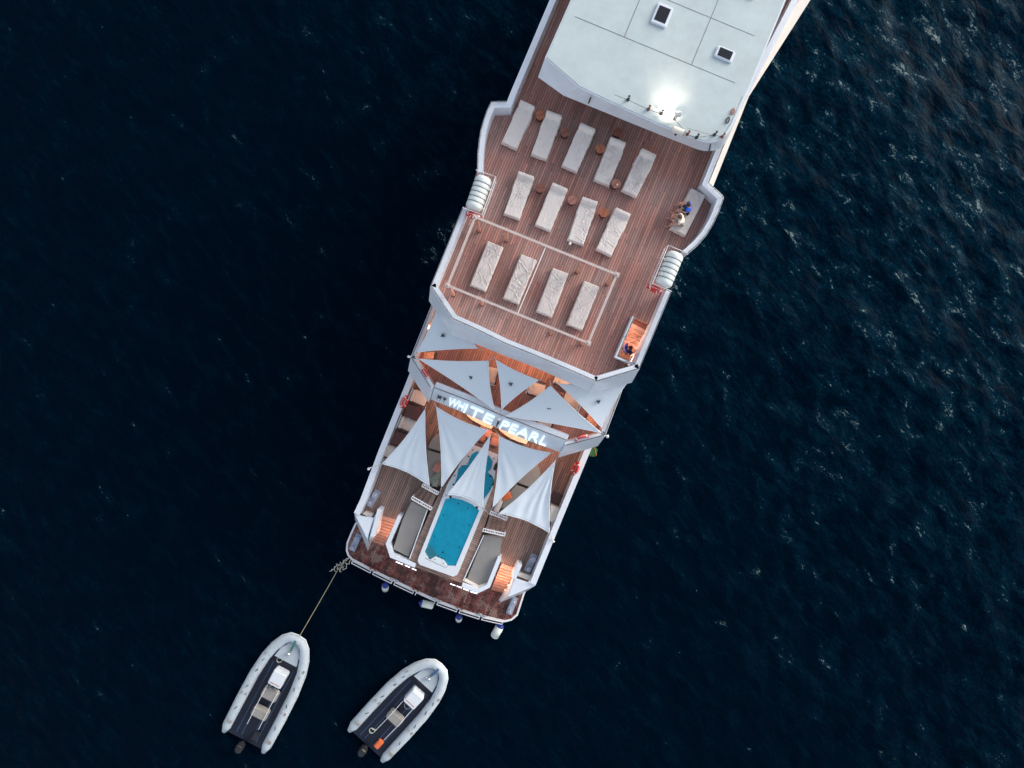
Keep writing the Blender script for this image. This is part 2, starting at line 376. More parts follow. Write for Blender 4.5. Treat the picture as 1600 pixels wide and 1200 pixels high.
# transom outline of the hull body, port to starboard
transom_pl = PL([(557, 800), (566, 804), (592, 804), (621, 813), (628, 812), (606, 851), (613, 871), (649, 886), (724, 913), (748, 921), (764, 914), (781, 878), (788, 880), (808, 888), (830, 909), (834, 911)], Z_MAIN)
bm = bmesh.new()
outline = setz(port_main[:-1], 2.3) + setz(transom_pl, 2.3) + setz(stbd_main[1:], 2.3) + setz(bow, 2.3)
inner = setz(offset(outline, .0, True), 2.3)
def flare(l, k, z):
    out = []
    for p in l:
        s, t = ST(p); out.append(S(s, t * k, z))
    return out
prism(bm, inner, bot=flare(inner, .93, -.9))
obj('hull', bm, M['hull'], yacht)
# main deck floor
bm = bmesh.new()
fl = setz(offset(port_main[:-1], -.12), Z_MAIN) if False else setz(port_main[:-1], Z_MAIN)
def inset(l, d):
    out = []
    for p in l:
        s, t = ST(p); out.append(S(s, t - math.copysign(d, t), p.z))
    return out
mo = inset(setz(port_main[:-1], Z_MAIN), .06) + setz(transom_pl, Z_MAIN) + inset(setz(stbd_main[1:], Z_MAIN), .06) + inset(setz(bow, Z_MAIN), .2)
prism(bm, mo, 2.304)
obj('main_deck', bm, M['teak_grey'], yacht)
# main bulwarks
def bulwark(name, outer, side, wd, zt, zb, zfl=None, outer_b=None, mt='paint'):
    bm = bmesh.new(); inn = offset(outer, side * wd)
    strip_wall(bm, outer, inn, zt, zb, outer_b=outer_b)
    return obj(name, bm, M[mt], yacht)
def handrail(outer, side, z, h=.0, off=.06, r=.022, posts=True):
    bm = bmesh.new(); l = setz(offset(outer, side * off), z + h)
    tube(bm, l, .026)
    if posts:
        for a, b in zip(l[:-1], l[1:]):
            k = max(1, int((b - a).length / 1.5))
            for i in range(k):
                p = a.lerp(b, (i + .5) / k); cyl(bm, (p.x, p.y, z - .02), (p.x, p.y, z + h), .018, seg=6)
                ball(bm, p + Vector((0, 0, .005)), .034, seg=8)
    return obj('handrail', bm, M['rail'], yacht)
bulwark('bulwark', port_main, 1, .30, Z_MB, 2.1)
bulwark('bulwark', stbd_main, 1, .30, Z_MB, 2.1)
# --- swim platform
plat = PL([(592, 770), (556.5, 817), (549, 833), (543, 848), (542, 860), (544.5, 867.5), (550, 873.5), (595, 897), (640, 918.5), (682, 938), (739, 959), (788.5, 970.5), (799, 968), (808, 960.5), (813, 945), (818.5, 927.5), (832, 900), (850, 850)], Z_PLAT)
bm = bmesh.new(); prism(bm, plat, .25); obj('swim_platform', bm, M['teak_wet'], yacht)
bm = bmesh.new(); rim = offset(plat[1:-1], -.045)
strip_wall(bm, rim, offset(rim, .10), Z_PLAT + .05, .2); obj('platform_edge', bm, M['white_tube'], yacht)
# double stern rails in sections
def stern_pt(f):
    l = plat[6:12]; seg = [(l[i + 1] - l[i]).length for i in range(len(l) - 1)]; T = sum(seg) * f
    for i, s_ in enumerate(seg):
        if T <= s_ or i == len(seg) - 1: return l[i].lerp(l[i + 1], T / s_)
        T -= s_
NSEC = 7
for i in range(NSEC):
    bm = bmesh.new()
    a = stern_pt((i + .06) / NSEC) + AX * .05; b = stern_pt((i + .94) / NSEC) + AX * .05
    dz = Vector((0, 0, .10))
    if i not in (3,): tube(bm, [a + AX * .15 + dz * .4, b + AX * .15 + dz * .4], .028)
    tube(bm, [a + dz, b + dz], .026)
    for q in (a, b): bar(bm, q + dz, q + AX * .17 + dz * .3, .04, .04)
    obj('stern_rail', bm, M['white_tube'], yacht)
    p = stern_pt(i / NSEC); bm = bmesh.new()
    if i:
        for k in (-.13, .13):
            cyl(bm, p + AX * -.12 + NX * k, p + AX * -.12 + NX * k + Vector((0, 0, .2)), .045); ball(bm, p + AX * -.12 + NX * k + Vector((0, 0, .22)), .07, seg=8)
        bar(bm, p + AX * -.12 - NX * .25 + Vector((0, 0, .12)), p + AX * -.12 + NX * .25 + Vector((0, 0, .12)), .05, .05)
        obj('cleat', bm, M['wood2'] if i % 2 else M['steel'], yacht)
# --- aft wings
def wing(top, bot):
    bm = bmesh.new(); prism(bm, PL(top, 3.5), bot=PL(bot, .86)); obj('stern_wing', bm, M['paint'], yacht)
wing([(553.5, 802), (566, 806), (583.5, 809), (574, 842)], [(555, 812), (570, 815), (582, 842), (575, 861)])
wing([(805, 903), (830, 911), (836.5, 915), (794.5, 932.5)], [(800, 905), (818, 912), (819, 926), (779.5, 942.5)])
# low transom locker between stair wall and bulwark (bright lid)
for q in ([(566, 803), (570, 799.5), (583, 803.5), (580, 810)], [(806, 899), (810, 894), (829, 900), (832, 909)]):
    bm = bmesh.new(); prism(bm, PL(q, 3.0), 2.61); obj('locker_lid', bm, M['cream'], yacht)
# --- coamings round the two aft sun pads
def coam(l, wd=.2, zt=3.55, zb=.86, side=1):
    o = PL(l, zt); bm = bmesh.new(); strip_wall(bm, o, offset(o, side * wd), zt, zb); return obj('coaming', bm, M['paint'], yacht)
coam([(622, 805), (602.5, 850), (609.5, 871), (648, 887)])
coam([(721, 917), (747, 927), (765.5, 918), (783.5, 873)], side=1)
coam([(590, 795), (578.5, 838)], wd=.2, zb=.9)
coam([(806, 905), (815.5, 884)], wd=.24, zb=.9, side=1)
# stair side panel (grey wedge to starboard)
bm = bmesh.new(); prism(bm, [P(803, 901, 3.45), P(805.5, 902.5, 3.45), P(795, 931, 2.9), P(790, 929, 2.4)], bot=PL([(800, 899), (803, 901), (783, 940), (779, 938)], .87)); obj('stair_panel', bm, M['paint'], yacht)
bm = bmesh.new(); prism(bm, PL([(589, 800), (583, 840), (577, 842), (583, 810)], 3.3), bot=PL([(592, 802), (583, 843), (578, 851), (582, 812)], .87)); obj('stair_panel', bm, M['paint'], yacht)
# pool deck and pads
def slab(name, l, zt, zb, m, parent=yacht):
    bm = bmesh.new(); prism(bm, PL(l, zt), zb); return obj(name, bm, m, parent)
pool_out = [(699, 757), (737, 694), (778.5, 710), (770, 762), (717.5, 892), (714, 898.5), (708, 901), (656, 882.5), (652.5, 877), (654, 871)]
# teak surround as a band round the pool
surr_o = bez(PL([(752, 664), (714.5, 730), (684.5, 772), (638, 876), (642, 884), (722, 912), (727, 905), (753.5, 833), (764, 802), (790, 722), (796, 690)], Z_POOLDECK), 3)
bm = bmesh.new(); prism(bm, surr_o, 2.61); obj('pool_deck', bm, M['teak_pool'], yacht)
# steps up to the pool deck
def steps(q, n, z0, z1, name, across=False):
    """q: four pixel corners a-b low edge, d-c high edge"""
    a, b, c, d = [Vector(x).to_3d() for x in q]
    for i in range(n):
        f0, f1 = i / n, (i + 1.0) / n; z = z0 + (z1 - z0) * (i + 1) / n - .02
        l = [a.lerp(d, f0), b.lerp(c, f0), b.lerp(c, f1), a.lerp(d, f1)]
        bm = bmesh.new(); prism(bm, [P(v.x, v.y, z) for v in l], z0 + .005)
        obj('step', bm, M['teak_pool'], yacht)
        bm = bmesh.new(); tube(bm, [P(l[0].x, l[0].y, z + .004), P(l[1].x, l[1].y, z + .004)], .014, 6); obj('step_nosing', bm, M['wood2'], yacht)
steps([(643, 777), (660, 757), (683.5, 769.5), (673, 795)], 4, Z_MAIN, Z_POOLDECK - .05, 'step')
steps([(788, 834), (792, 810), (766, 803), (757, 830)], 4, Z_MAIN, Z_POOLDECK - .05, 'step')
# white slatted balustrades at both ends of the steps
def balus(p, q, zt):
    bm = bmesh.new(); a, b = P(*p, zt), P(*q, zt)
    for o in (-.07, .07): tube(bm, [a + AX * o, b + AX * o], .03, 6)
    k = 9
    for i in range(k + 1):
        c = a.lerp(b, i / k); bar(bm, c - AX * .08, c + AX * .08, .035, .03)
    for i in (0, .5, 1):
        c = a.lerp(b, i); bar(bm, c, Vector((c.x, c.y, Z_MAIN)), .05, .05)
    obj('balustrade', bm, M['white_tube'], yacht)
balus((660, 758), (684.5, 771), 3.75); balus((643.5, 777.5), (674, 795), 3.75)
balus((766, 800.5), (792, 811), 3.75); balus((755, 828), (789, 835.5), 3.75)
# aft stairs
def stairs(L0, L1, R0, R1, n, z0, z1, ext=.0, m='tread'):
    for i in range(n):
        z = z0 + (z1 - z0) * (i + 1) / (n + 1)
        f0, f1 = i / n, (i + 1) / n + ext
        l = [(L0[0] + (L1[0] - L0[0]) * f, L0[1] + (L1[1] - L0[1]) * f) for f in (f0, f1)]
        r = [(R0[0] + (R1[0] - R0[0]) * f, R0[1] + (R1[1] - R0[1]) * f) for f in (f0, f1)]
        top = [P(*l[0], z), P(*r[0], z), P(*r[1], z), P(*l[1], z)]
        bm = bmesh.new(); prism(bm, top, z - .16); t = obj('stair_tread', bm, M[m], yacht)
        bm = bmesh.new(); tube(bm, [top[3] + Vector((0, 0, .01)) - AX * .02, top[2] + Vector((0, 0, .01)) - AX * .02], .03, 6); obj('nosing', bm, M['wood3'], t)
stairs((590, 801), (582.5, 842.5), (620, 810.5), (601.5, 849), 9, Z_MAIN, Z_PLAT, .12)
stairs((784, 880), (769, 917), (808, 888.5), (788.5, 922), 9, Z_MAIN, Z_PLAT, .12)
stairs((989, 501), (966, 556), (1013, 512), (985, 566), 9, Z_SUN, 5.5, .10)
def strip_light(p, q, face, pw, col=(1, .60, .42)):
    """warm LED strip along a stair's side wall, shining across the treads"""
    d = (q - p); z = -Vector(face).normalized(); x = d.normalized(); z = (z - x * z.dot(x)).normalized(); y = z.cross(x)
    l = bpy.data.lights.new('lamp', 'AREA'); l.shape = 'RECTANGLE'; l.size = d.length; l.size_y = .3; l.energy = pw; l.color = col
    o = bpy.data.objects.new('lamp', l); COL.objects.link(o); o.matrix_world = Matrix.Translation((p + q) / 2) @ Matrix((x, y, z)).transposed().to_4x4(); o.parent = yacht
strip_light(P(590, 809, 3.3), P(580, 842, 2.1), NX - Vector((0, 0, 1.1)), 13)
strip_light(P(619, 817, 3.3), P(606, 848, 2.1), -NX - Vector((0, 0, 1.1)), 13)
strip_light(P(781, 888, 3.3), P(767, 917, 2.1), NX - Vector((0, 0, 1.1)), 13)
strip_light(P(805, 895, 3.3), P(793, 921, 2.1), -NX - Vector((0, 0, 1.1)), 13)
# step light fittings in the stair side walls
def lens(px, py, z, m='warm_led'):
    bm = bmesh.new(); ball(bm, P(px, py, z), .028, seg=8); return obj('step_light', bm, M[m], yacht)
for i in range(5):
    lens(808 - i * 4.6, 892 + i * 7.5, 2.5 - .3 * i); lens(590.5 - i * 1.6, 806 + i * 8, 2.5 - .3 * i)
# white LED strips under the coamings
for a, b in (((619, 876.5), (630, 881)), ((633, 882), (641, 885.5)), ((644, 887), (651, 890)), ((704, 911), (712, 914)), ((714, 914.5), (722, 917.5)), ((724, 918.5), (733, 922)), ((735, 923), (746, 926.5))):
    bm = bmesh.new(); bar(bm, P(*a, 2.3) + AX * .04, P(*b, 2.3) + AX * .04, .035, .05); obj('light_strip', bm, M['led'], yacht)
for c in ((633, 886), (725, 921)): lamp('POINT', P(c[0], c[1] + 3, 1.9), 5, (.9, .95, 1), .2)
# ------------------------------------------------------------------ upper deck
up_port = [S(-21, -4.9, Z_UB), P(684, 455, Z_UB)] + PL([(673.5, 478), (641.5, 558)], Z_UB)
up_diag_p = PL([(641.5, 558), (671.5, 606)], Z_UB)
up_stern = PL([(678, 605), (730, 625), (784, 651), (835, 669), (886.5, 690)], Z_UB)
up_diag_s = PL([(886, 697), (946, 680.5)], Z_UB)
up_stbd = PL([(946, 680.5), (975.5, 601.5), (1000, 545)], Z_UB) + [S(-21, 4.95, Z_UB)]
bm = bmesh.new()
uo = [S(-21, -4.85, Z_UP), P(684, 456, Z_UP), P(648, 560, Z_UP), P(676, 614, Z_UP), P(728, 634, Z_UP), P(778, 656, Z_UP), P(830, 676, Z_UP), P(882, 696, Z_UP), P(938, 678, Z_UP), P(994, 545, Z_UP), S(-21, 4.9, Z_UP)]
prism(bm, uo, 4.98); obj('upper_deck', bm, M['teak'], yacht)
def face(top, bot, zt, zb, wd, side=1, zib=None):
    """bulwark with an outer face that flares outwards on its way down"""
    o = PL(top, zt) if not isinstance(top[0], Vector) else top; ob = PL(bot, zb) if not isinstance(bot[0], Vector) else bot
    bm = bmesh.new(); strip_wall(bm, o, offset(o, side * wd), zt, zb, outer_b=ob, inner_b=setz(offset(o, side * wd), zb + .02))
    return obj('bulwark', bm, M['paint'], yacht)
face(up_port, setz(up_port, 4.6), Z_UB, 4.6, .24)
face([(641.5, 558.5), (673, 607)], [(637.5, 579), (669.5, 629)], Z_UB, 4.85, .2)
face([(678.5, 606), (730, 626), (784, 650), (835, 669.5), (885.5, 689)], [(673, 624), (722, 644), (774, 667.5), (824, 688), (873.5, 706)], Z_UB, 4.85, .30)
face([(884, 697.5), (946, 681)], [(872, 715), (934, 697)], Z_UB, 4.85, .2)
face(up_stbd, setz(up_stbd, 4.6), Z_UB, 4.6, .24)
handrail(PL([(679, 606.5), (730, 626), (784, 650), (835, 669.5), (885, 688.5)], Z_UB), 1, Z_UB, .07, .03)
handrail(PL([(884, 697), (944, 681)], Z_UB), 1, Z_UB, .07, .04)
handrail(PL([(642, 559), (672, 606)], Z_UB), 1, Z_UB, .07, .04)
handrail(up_port[1:], 1, Z_UB, .07, .06); handrail(up_stbd[:-1], 1, Z_UB, .07, .06)
# superstructure houses below the decks
def house(name, s0, s1, t, zb, zt):
    bm = bmesh.new(); prism(bm, [S(s1, -t, zt), S(s1, t, zt), S(s0, t, zt), S(s0, -t, zt)], zb); o = obj(name, bm, M['paint'], yacht)
    for side in (-1, 1):
        for i in range(7):
            s = s1 - 2 - i * 2.7
            if s < s0 + 1: break
            bm = bmesh.new(); box(bm, S(s, side * t, (zb + zt) / 2 + .15), 1.8, .06, (zt - zb) * .42, SROT); obj('window', bm, M['glass'], o)
    bm = bmesh.new(); box(bm, S(s1, 0, zb + 1.05), .06, 2.6, 2.05, SROT); obj('sliding_door', bm, M['glass'], o)
house('saloon_house', -24, -1.2, 3.7, 2.62, 4.97)
house('upper_house', -23, -4.2, 3.5, 5.22, 7.5)
house('bridge_house', -20, -15.0, 3.2, 7.82, 9.3)
# curved bar wall under the upper deck overhang
bm = bmesh.new()
arc = [S(.9 + 1.9 * math.cos(a) - .9, 2.3 * math.sin(a), 0) for a in [R(x) for x in range(-75, 76, 10)]]
pass
bm.free()
def curved(l, zt, zb, wd, m, name='sofa_back'):
    bm = bmesh.new(); o = bez(PL(l, zt), 5); strip_wall(bm, o, offset(o, wd), zt, zb); return obj(name, bm, m, yacht)
curved([(722, 640), (735, 655), (752, 664), (768, 671)], 3.2, 2.61, .35, M['cushion'])
curved([(779, 671), (795, 684), (812, 691), (823, 694)], 3.2, 2.61, .35, M['cushion'])
# ------------------------------------------------------------------ sun deck
sp_a = PL([(792, 158.5), (767, 159), (760, 173), (754.7, 188.7), (750.5, 204), (748, 220.6), (746, 240), (745.3, 269)], Z_SB)
sp_a = [S(-21, -4.86, Z_SB), P(799, 141, Z_SB)] + sp_a
sp_b = PL([(723, 323), (672.5, 446)], Z_SB)
ss_b = PL([(999, 577), (1049, 456.5)], Z_SB)
ss_a = PL([(1074, 398), (1090, 384), (1104, 368), (1115, 350), (1123, 332.5), (1131, 310), (1128, 305), (1108, 286), (1129, 234), (1150, 185)], Z_SB) + [S(-21, 5.2, Z_SB)]
stern_top = [(672.5, 447), (707, 499), (745, 516), (790, 538), (840, 558), (885, 577), (931, 597)]
stern_bot = [(670, 470), (705, 523), (742, 537), (786, 555), (836, 574), (880, 594), (921, 612)]
side_top = [(931, 597), (999, 577)]; side_bot = [(919, 616), (987, 598)]
bm = bmesh.new()
so_ = [S(-21, -4.8, Z_SUN), P(799, 150, Z_SUN), P(795, 160, Z_SUN), P(770, 164, Z_SUN), P(757, 196, Z_SUN), P(748, 240, Z_SUN), P(747, 262, Z_SUN), P(726, 328, Z_SUN), P(678, 448, Z_SUN), P(709, 499, Z_SUN), P(790, 537, Z_SUN), P(840, 557, Z_SUN), P(929, 592, Z_SUN),
       P(988, 574, Z_SUN), P(962, 559, Z_SUN), P(989.5, 496, Z_SUN), P(1015.5, 508, Z_SUN), P(1037, 459, Z_SUN), P(1062, 396, Z_SUN), P(1090, 366, Z_SUN), P(1110, 332, Z_SUN), P(1120, 312, Z_SUN), P(1100, 294, Z_SUN), P(1122, 234, Z_SUN), S(-21, 5.0, Z_SUN)]
prism(bm, so_, 7.55); obj('sun_deck', bm, M['teak'], yacht)
face(sp_a, setz(sp_a, 7.3), Z_SB, 7.3, .26); face(sp_b, setz(sp_b, 7.3), Z_SB, 7.3, .24)
face(ss_b, setz(ss_b, 7.3), Z_SB, 7.3, .24); face(ss_a, setz(ss_a, 7.3), Z_SB, 7.3, .26)
face(stern_top, stern_bot, Z_SB, 7.35, .24); face(side_top, side_bot, Z_SB, 7.35, .24)
for a, b in (((707, 499), (705, 523)), ((931, 597), (920, 614))):
    bm = bmesh.new(); bar(bm, P(*a, 8.705), P(*b, 7.36), .03, .03); obj('corner_seam', bm, M['paint'], yacht)
for l in (sp_a[2:], sp_b, PL(stern_top, Z_SB), PL(side_top, Z_SB), ss_b, ss_a[:-1]): handrail(l, 1, Z_SB, .09, .04)
# lower side strake seen outside the starboard bulwark
bm = bmesh.new(); o = [P(1114, 292, 8.1), P(1170, 151, 8.1), S(-21, 5.75, 8.1)]; strip_wall(bm, o, offset(o, .42), 8.1, 7.2); obj('side_strake', bm, M['cream'], yacht)
# stair well on the sun deck: rail frame and side panels
bm = bmesh.new()
strip_wall(bm, PL([(988.5, 494), (960.5, 558.5), (996, 573)], 8.35), offset(PL([(988.5, 494), (960.5, 558.5), (996, 573)], 8.35), .10), 8.35, 7.81); obj('stairwell_coaming', bm, M['paint'], yacht)
handrail(PL([(988.5, 494), (961, 558), (996, 573)], 8.35), 1, 8.35, .25, .05)
bm = bmesh.new(); strip_wall(bm, PL([(990, 497), (963, 559)], 7.54), offset(PL([(990, 497), (963, 559)], 7.54), .04), 7.54, 5.22)
strip_wall(bm, PL([(985, 568), (1014, 512)], 6.6), offset(PL([(985, 568), (1014, 512)], 6.6), .04), 6.6, 5.22); obj('stairwell_panel', bm, M['paint'], yacht)
bm = bmesh.new(); prism(bm, [P(991, 498, 7.6), P(1014, 509, 7.6), P(1011, 517, 7.6), P(988, 505, 7.6)], 7.45); obj('stair_landing', bm, M['wood2'], yacht)
strip_light(P(989, 505, 8.1), P(965, 556, 6.6), NX - Vector((0, 0, 1.1)), 11)
strip_light(P(1015, 515, 8.1), P(990, 568, 6.6), -NX - Vector((0, 0, 1.1)), 11)
# roof of the wheelhouse
roof_e = bez(PL([(905, 137), (934, 151), (1005, 185), (1069, 212), (1102, 223), (1119, 222), (1140, 208), (1170, 140)], Z_ROOF), 3)
roof_b = bez(PL([(880, 149), (902, 158), (995, 196), (1060, 222), (1096, 236), (1116, 236), (1134, 226), (1166, 150)], 9.25), 3)
s0, t0 = ST(roof_e[0]); s1, t1 = ST(roof_e[-1])
roof_l = [S(-24, -3.6, Z_ROOF), S(s0 - .6, -3.9, Z_ROOF)] + roof_e[0:] + [S(-24, t1, Z_ROOF)]
roof_lb = [S(-24, -3.6, 9.25), S(s0 - .2, -4.0, 9.25)] + roof_b[0:] + [S(-24, t1 + .05, 9.25)]
bm = bmesh.new(); prism(bm, roof_l, bot=roof_lb); ro = obj('wheelhouse_roof', bm, M['paint'], yacht)
ins = offset(roof_l, .06, True); bm = bmesh.new(); prism(bm, setz(ins, Z_ROOF + .03), Z_ROOF + .004); obj('roof_skin', bm, M['roof'], ro)
bm = bmesh.new()
for a, b in (((923, 152), (919, 163)), ((1014, 189), (1010, 198)), ((1032, 194), (1028, 205)), ((1036, 196), (1032, 207)), ((1110, 226), (1108, 236))):
    bar(bm, P(*a, 10.25), P(*b, 9.3), .02, .06)
obj('roof_seam', bm, M['dark'], ro)
# ------------------------------------------------------------------ lettering on the upper deck's aft face
def letters(txt, a, b, a2, b2, f0, f1, h0, h1, m, name='sign_lettering', out=.03):
    """a-b bottom edge, a2-b2 top edge of the face; text spans f0..f1 along and h0..h1 up the face"""
    cu = bpy.data.curves.new(name, 'FONT'); cu.body = txt; cu.extrude = .03; cu.resolution_u = 3; cu.offset = -.006
    t = bpy.data.objects.new(name, cu); COL.objects.link(t); bpy.context.view_layer.update()
    me = bpy.data.meshes.new_from_object(t.evaluated_get(bpy.context.evaluated_depsgraph_get())); bpy.data.objects.remove(t)
    n_ = len(me.vertices); co = np.zeros(n_ * 3); me.vertices.foreach_get('co', co); co = co.reshape(-1, 3)
    lo, hi = co.min(0), co.max(0); nrm = ((b - a).cross(a2 - a)).normalized()
    if nrm.z < 0: nrm = -nrm
    out_ = []
    for v in co:
        u = f0 + (f1 - f0) * (v[0] - lo[0]) / (hi[0] - lo[0]); h = h0 + (h1 - h0) * (v[1] - lo[1]) / (hi[1] - lo[1])
        p = (a.lerp(b, u)).lerp(a2.lerp(b2, u), h) + nrm * (out + v[2] + .03); out_.append(p)
    me.vertices.foreach_set('co', [c for p in out_ for c in p]); me.update(); me.materials.clear(); me.materials.append(M[m])
    o = bpy.data.objects.new(name, me); COL.objects.link(o); o.parent = yacht
    return o
fa = PL([(673, 624), (722, 644), (774, 667.5), (824, 688), (873.5, 706)], 4.85); fb = PL([(678.5, 606), (730, 626), (784, 650), (835, 669.5), (885.5, 689)], Z_UB)
letters('M', fa[0], fa[1], fb[0], fb[1], .17, .28, .30, .62, 'dark'); letters('Y', fa[0], fa[1], fb[0], fb[1], .34, .44, .30, .62, 'dark')
letters('WH', fa[0], fa[1], fb[0], fb[1], .52, .98, .18, .80, 'letter'); letters('ITE', fa[1], fa[2], fb[1], fb[2], .02, .86, .14, .80, 'letter')
letters('PEA', fa[2], fa[3], fb[2], fb[3], .10, .96, .14, .80, 'letter'); letters('RL', fa[3], fa[4], fb[3], fb[4], .0, .55, .14, .80, 'letter')
bm = bmesh.new(); ball(bm, fa[2].lerp(fb[2], .55) + AX * .1, .10, 1, .6, 1, SROT, 10); cyl(bm, fa[2].lerp(fb[2], .3) + AX * .12, fa[2].lerp(fb[2], .8) + AX * .1, .035); obj('sign_emblem', bm, M['dark'], yacht)
for i in range(4):
    p = fa[i].lerp(fa[i + 1], .5); lamp('POINT', p + Vector((0, 0, .75)) + AX * .35, .35, (.75, .9, 1), .2)
# warm ceiling lights below both overhangs
def downlight(px, py, z, pw):
    p = P(px, py, z); bm = bmesh.new(); cyl(bm, p, p + Vector((0, 0, .03)), .06, seg=12); obj('ceiling_light', bm, M['warm_led'], yacht)
    lamp('SPOT', p - Vector((0, 0, .03)), pw, (1, .48, .26), .06, (0, 0, -1), R(150))
for p in ((690, 622), (716, 633), (742, 645), (766, 655), (792, 664), (816, 674), (842, 683), (866, 692)): downlight(*p, 4.82, 38)
for p in ((728, 500), (772, 518), (816, 536), (858, 552), (900, 568)): downlight(*p, 7.5, 62)
# side stairs lit warm, going down from the upper deck at both sides
stairs((664, 549), (680, 549), (664, 561), (679, 561), 4, 5.35, 5.20, .1) if False else None
def sidesteps(q, n):
    a, b, c, d = [Vector(x).to_3d() for x in q]
    for i in range(n):
        f0, f1 = i / n, (i + .92) / n; z = 5.225 + .05 * (n - i)
        bm = bmesh.new(); prism(bm, [P(v.x, v.y, z) for v in (a.lerp(d, f0), b.lerp(c, f0), b.lerp(c, f1), a.lerp(d, f1))], 5.21); obj('stair_tread', bm, M['tread'], yacht)
sidesteps([(679, 550), (677, 561), (661, 560), (662, 550)], 4)
sidesteps([(922, 644), (916, 654), (930, 668), (937, 660)], 4)
sidesteps([(676, 497), (683, 500), (668, 532), (661, 530)], 5)
lamp('POINT', P(669, 555, 5.8), 4, (1, .42, .2), .1); lamp('POINT', P(928, 655, 5.8), 4, (1, .42, .2), .1); lamp('POINT', P(672, 512, 5.7), 4, (1, .42, .2), .1)
# step frame line and slatted starboard companionway on the main deck
bm = bmesh.new(); prism(bm, PL([(863, 767), (882, 774), (876, 793), (860, 786)], 2.62), 2.606)
for i in range(7): bar(bm, P(863 - i * .6, 769 + i * 2.7, 2.64), P(880 - i * .7, 775 + i * 2.7, 2.64), .03, .03)
obj('slatted_grating', bm, M['mahog'], yacht)
bm = bmesh.new(); prism(bm, PL([(861, 789), (878.5, 796), (873.5, 805), (862, 817), (858, 812)], 3.3), 2.61); obj('locker_lid', bm, M['cream'], yacht)
for i in range(4):
    bm = bmesh.new(); s_ = -15.0 - i * 2.1; bar(bm, S(s_, -3.4, Z_ROOF + .032), S(s_, 3.75, Z_ROOF + .032), .025, .006); obj('roof_seam', bm, M['rail'], ro)
for t_ in (-1.2, 1.8):
    bm = bmesh.new(); bar(bm, S(-15.0, t_, Z_ROOF + .034), S(-23, t_, Z_ROOF + .034), .025, .006); obj('roof_seam', bm, M['rail'], ro)
for s_, t_, a_, b_ in ((-16.4, -.1, .9, .7), (-18.8, 2.8, .7, .7), (-15.9, 2.9, .5, .8)):
    bm = bmesh.new(); box(bm, S(s_, t_, Z_ROOF + .08), a_, b_, .12, SROT); bmesh.ops.bevel(bm, geom=bm.edges[:], offset=.04, segments=2, affect='EDGES'); h_ = obj('roof_hatch', bm, M['paint'], ro)
    bm = bmesh.new(); box(bm, S(s_, t_, Z_ROOF + .145), a_ * .7, b_ * .7, .02, SROT); obj('hatch_glass', bm, M['glass'], h_)
# roof fittings
wire = []
fit = [(981, 156), (1013, 171), (1033, 178), (1054, 186), (1074, 210), (1088, 215), (1116, 211), (1128, 214)]
for i, (x, y) in enumerate(fit):
    p = P(x, y, Z_ROOF + .03); bm = bmesh.new(); cyl(bm, p, p + Vector((0, 0, .12)), .07, .05); cyl(bm, p + Vector((0, 0, .12)), p + Vector((0, 0, .34)), .018); ball(bm, p + Vector((0, 0, .36)), .05, seg=8)
    bar(bm, p + Vector((-.08, 0, .05)), p + Vector((.08, .03, .05)), .03, .05); obj('rail_stanchion', bm, M['wood2'] if i % 3 == 1 else M['dark'], ro)
bm = bmesh.new(); pts = [P(x, y, Z_ROOF + .22) for x, y in [(960, 148)] + fit + [(1143, 190), (1160, 150)]]; tube(bm, pts, .009, 5)
tube(bm, [P(1074, 200, 10.5), P(1112, 211, 10.5)], .006, 5); obj('guard_wire', bm, M['dark'], ro)
for x, y in ((1145, 174.5), (1137, 188)):
    bm = bmesh.new(); tube(bm, [P(x, y, Z_ROOF + .07) + SROT @ Vector((.13 * math.cos(a), .06 * math.sin(a), 0)) for a in [i * math.pi / 8 for i in range(16)]], .022, 6, True); obj('mooring_ring', bm, M['wood'] if y < 180 else M['dark'], ro)
# floodlight and its pool of light on the roof
fl = empty('floodlight', 'lit floodlight shining across the pale wheelhouse roof', 'floodlight', P(1054, 187, Z_ROOF + .03))
bm = bmesh.new(); cyl(bm, (0, 0, 0), (0, 0, .45), .025); box(bm, (0, .02, .5), .26, .14, .2); obj('lamp_housing', bm, M['steel'], fl)
bm = bmesh.new(); box(bm, (0, .10, .5), .22, .015, .16); obj('lamp_glass', bm, M['flood'], fl)
o = lamp('SPOT', P(1054, 183, Z_ROOF + .95), 110, (1, .80, .62), .12, (0.02, .72, -.75), R(78))
o = empty('searchlight', 'white drum searchlight lying on the aft edge of the pale roof', 'searchlight', P(1060, 205, Z_ROOF + .2), R(-22))
bm = bmesh.new(); cyl(bm, (-.22, 0, .02), (.22, 0, .02), .13, seg=16); ball(bm, (-.22, 0, .02), .13, .6, 1, 1); obj('searchlight_drum', bm, M['cream'], o)
bm = bmesh.new(); cyl(bm, (.22, 0, .02), (.24, 0, .02), .12, seg=16); bar(bm, (-.05, .15, -.1), (-.05, -.15, -.1), .08, .12); obj('lens', bm, M['glass'], o)
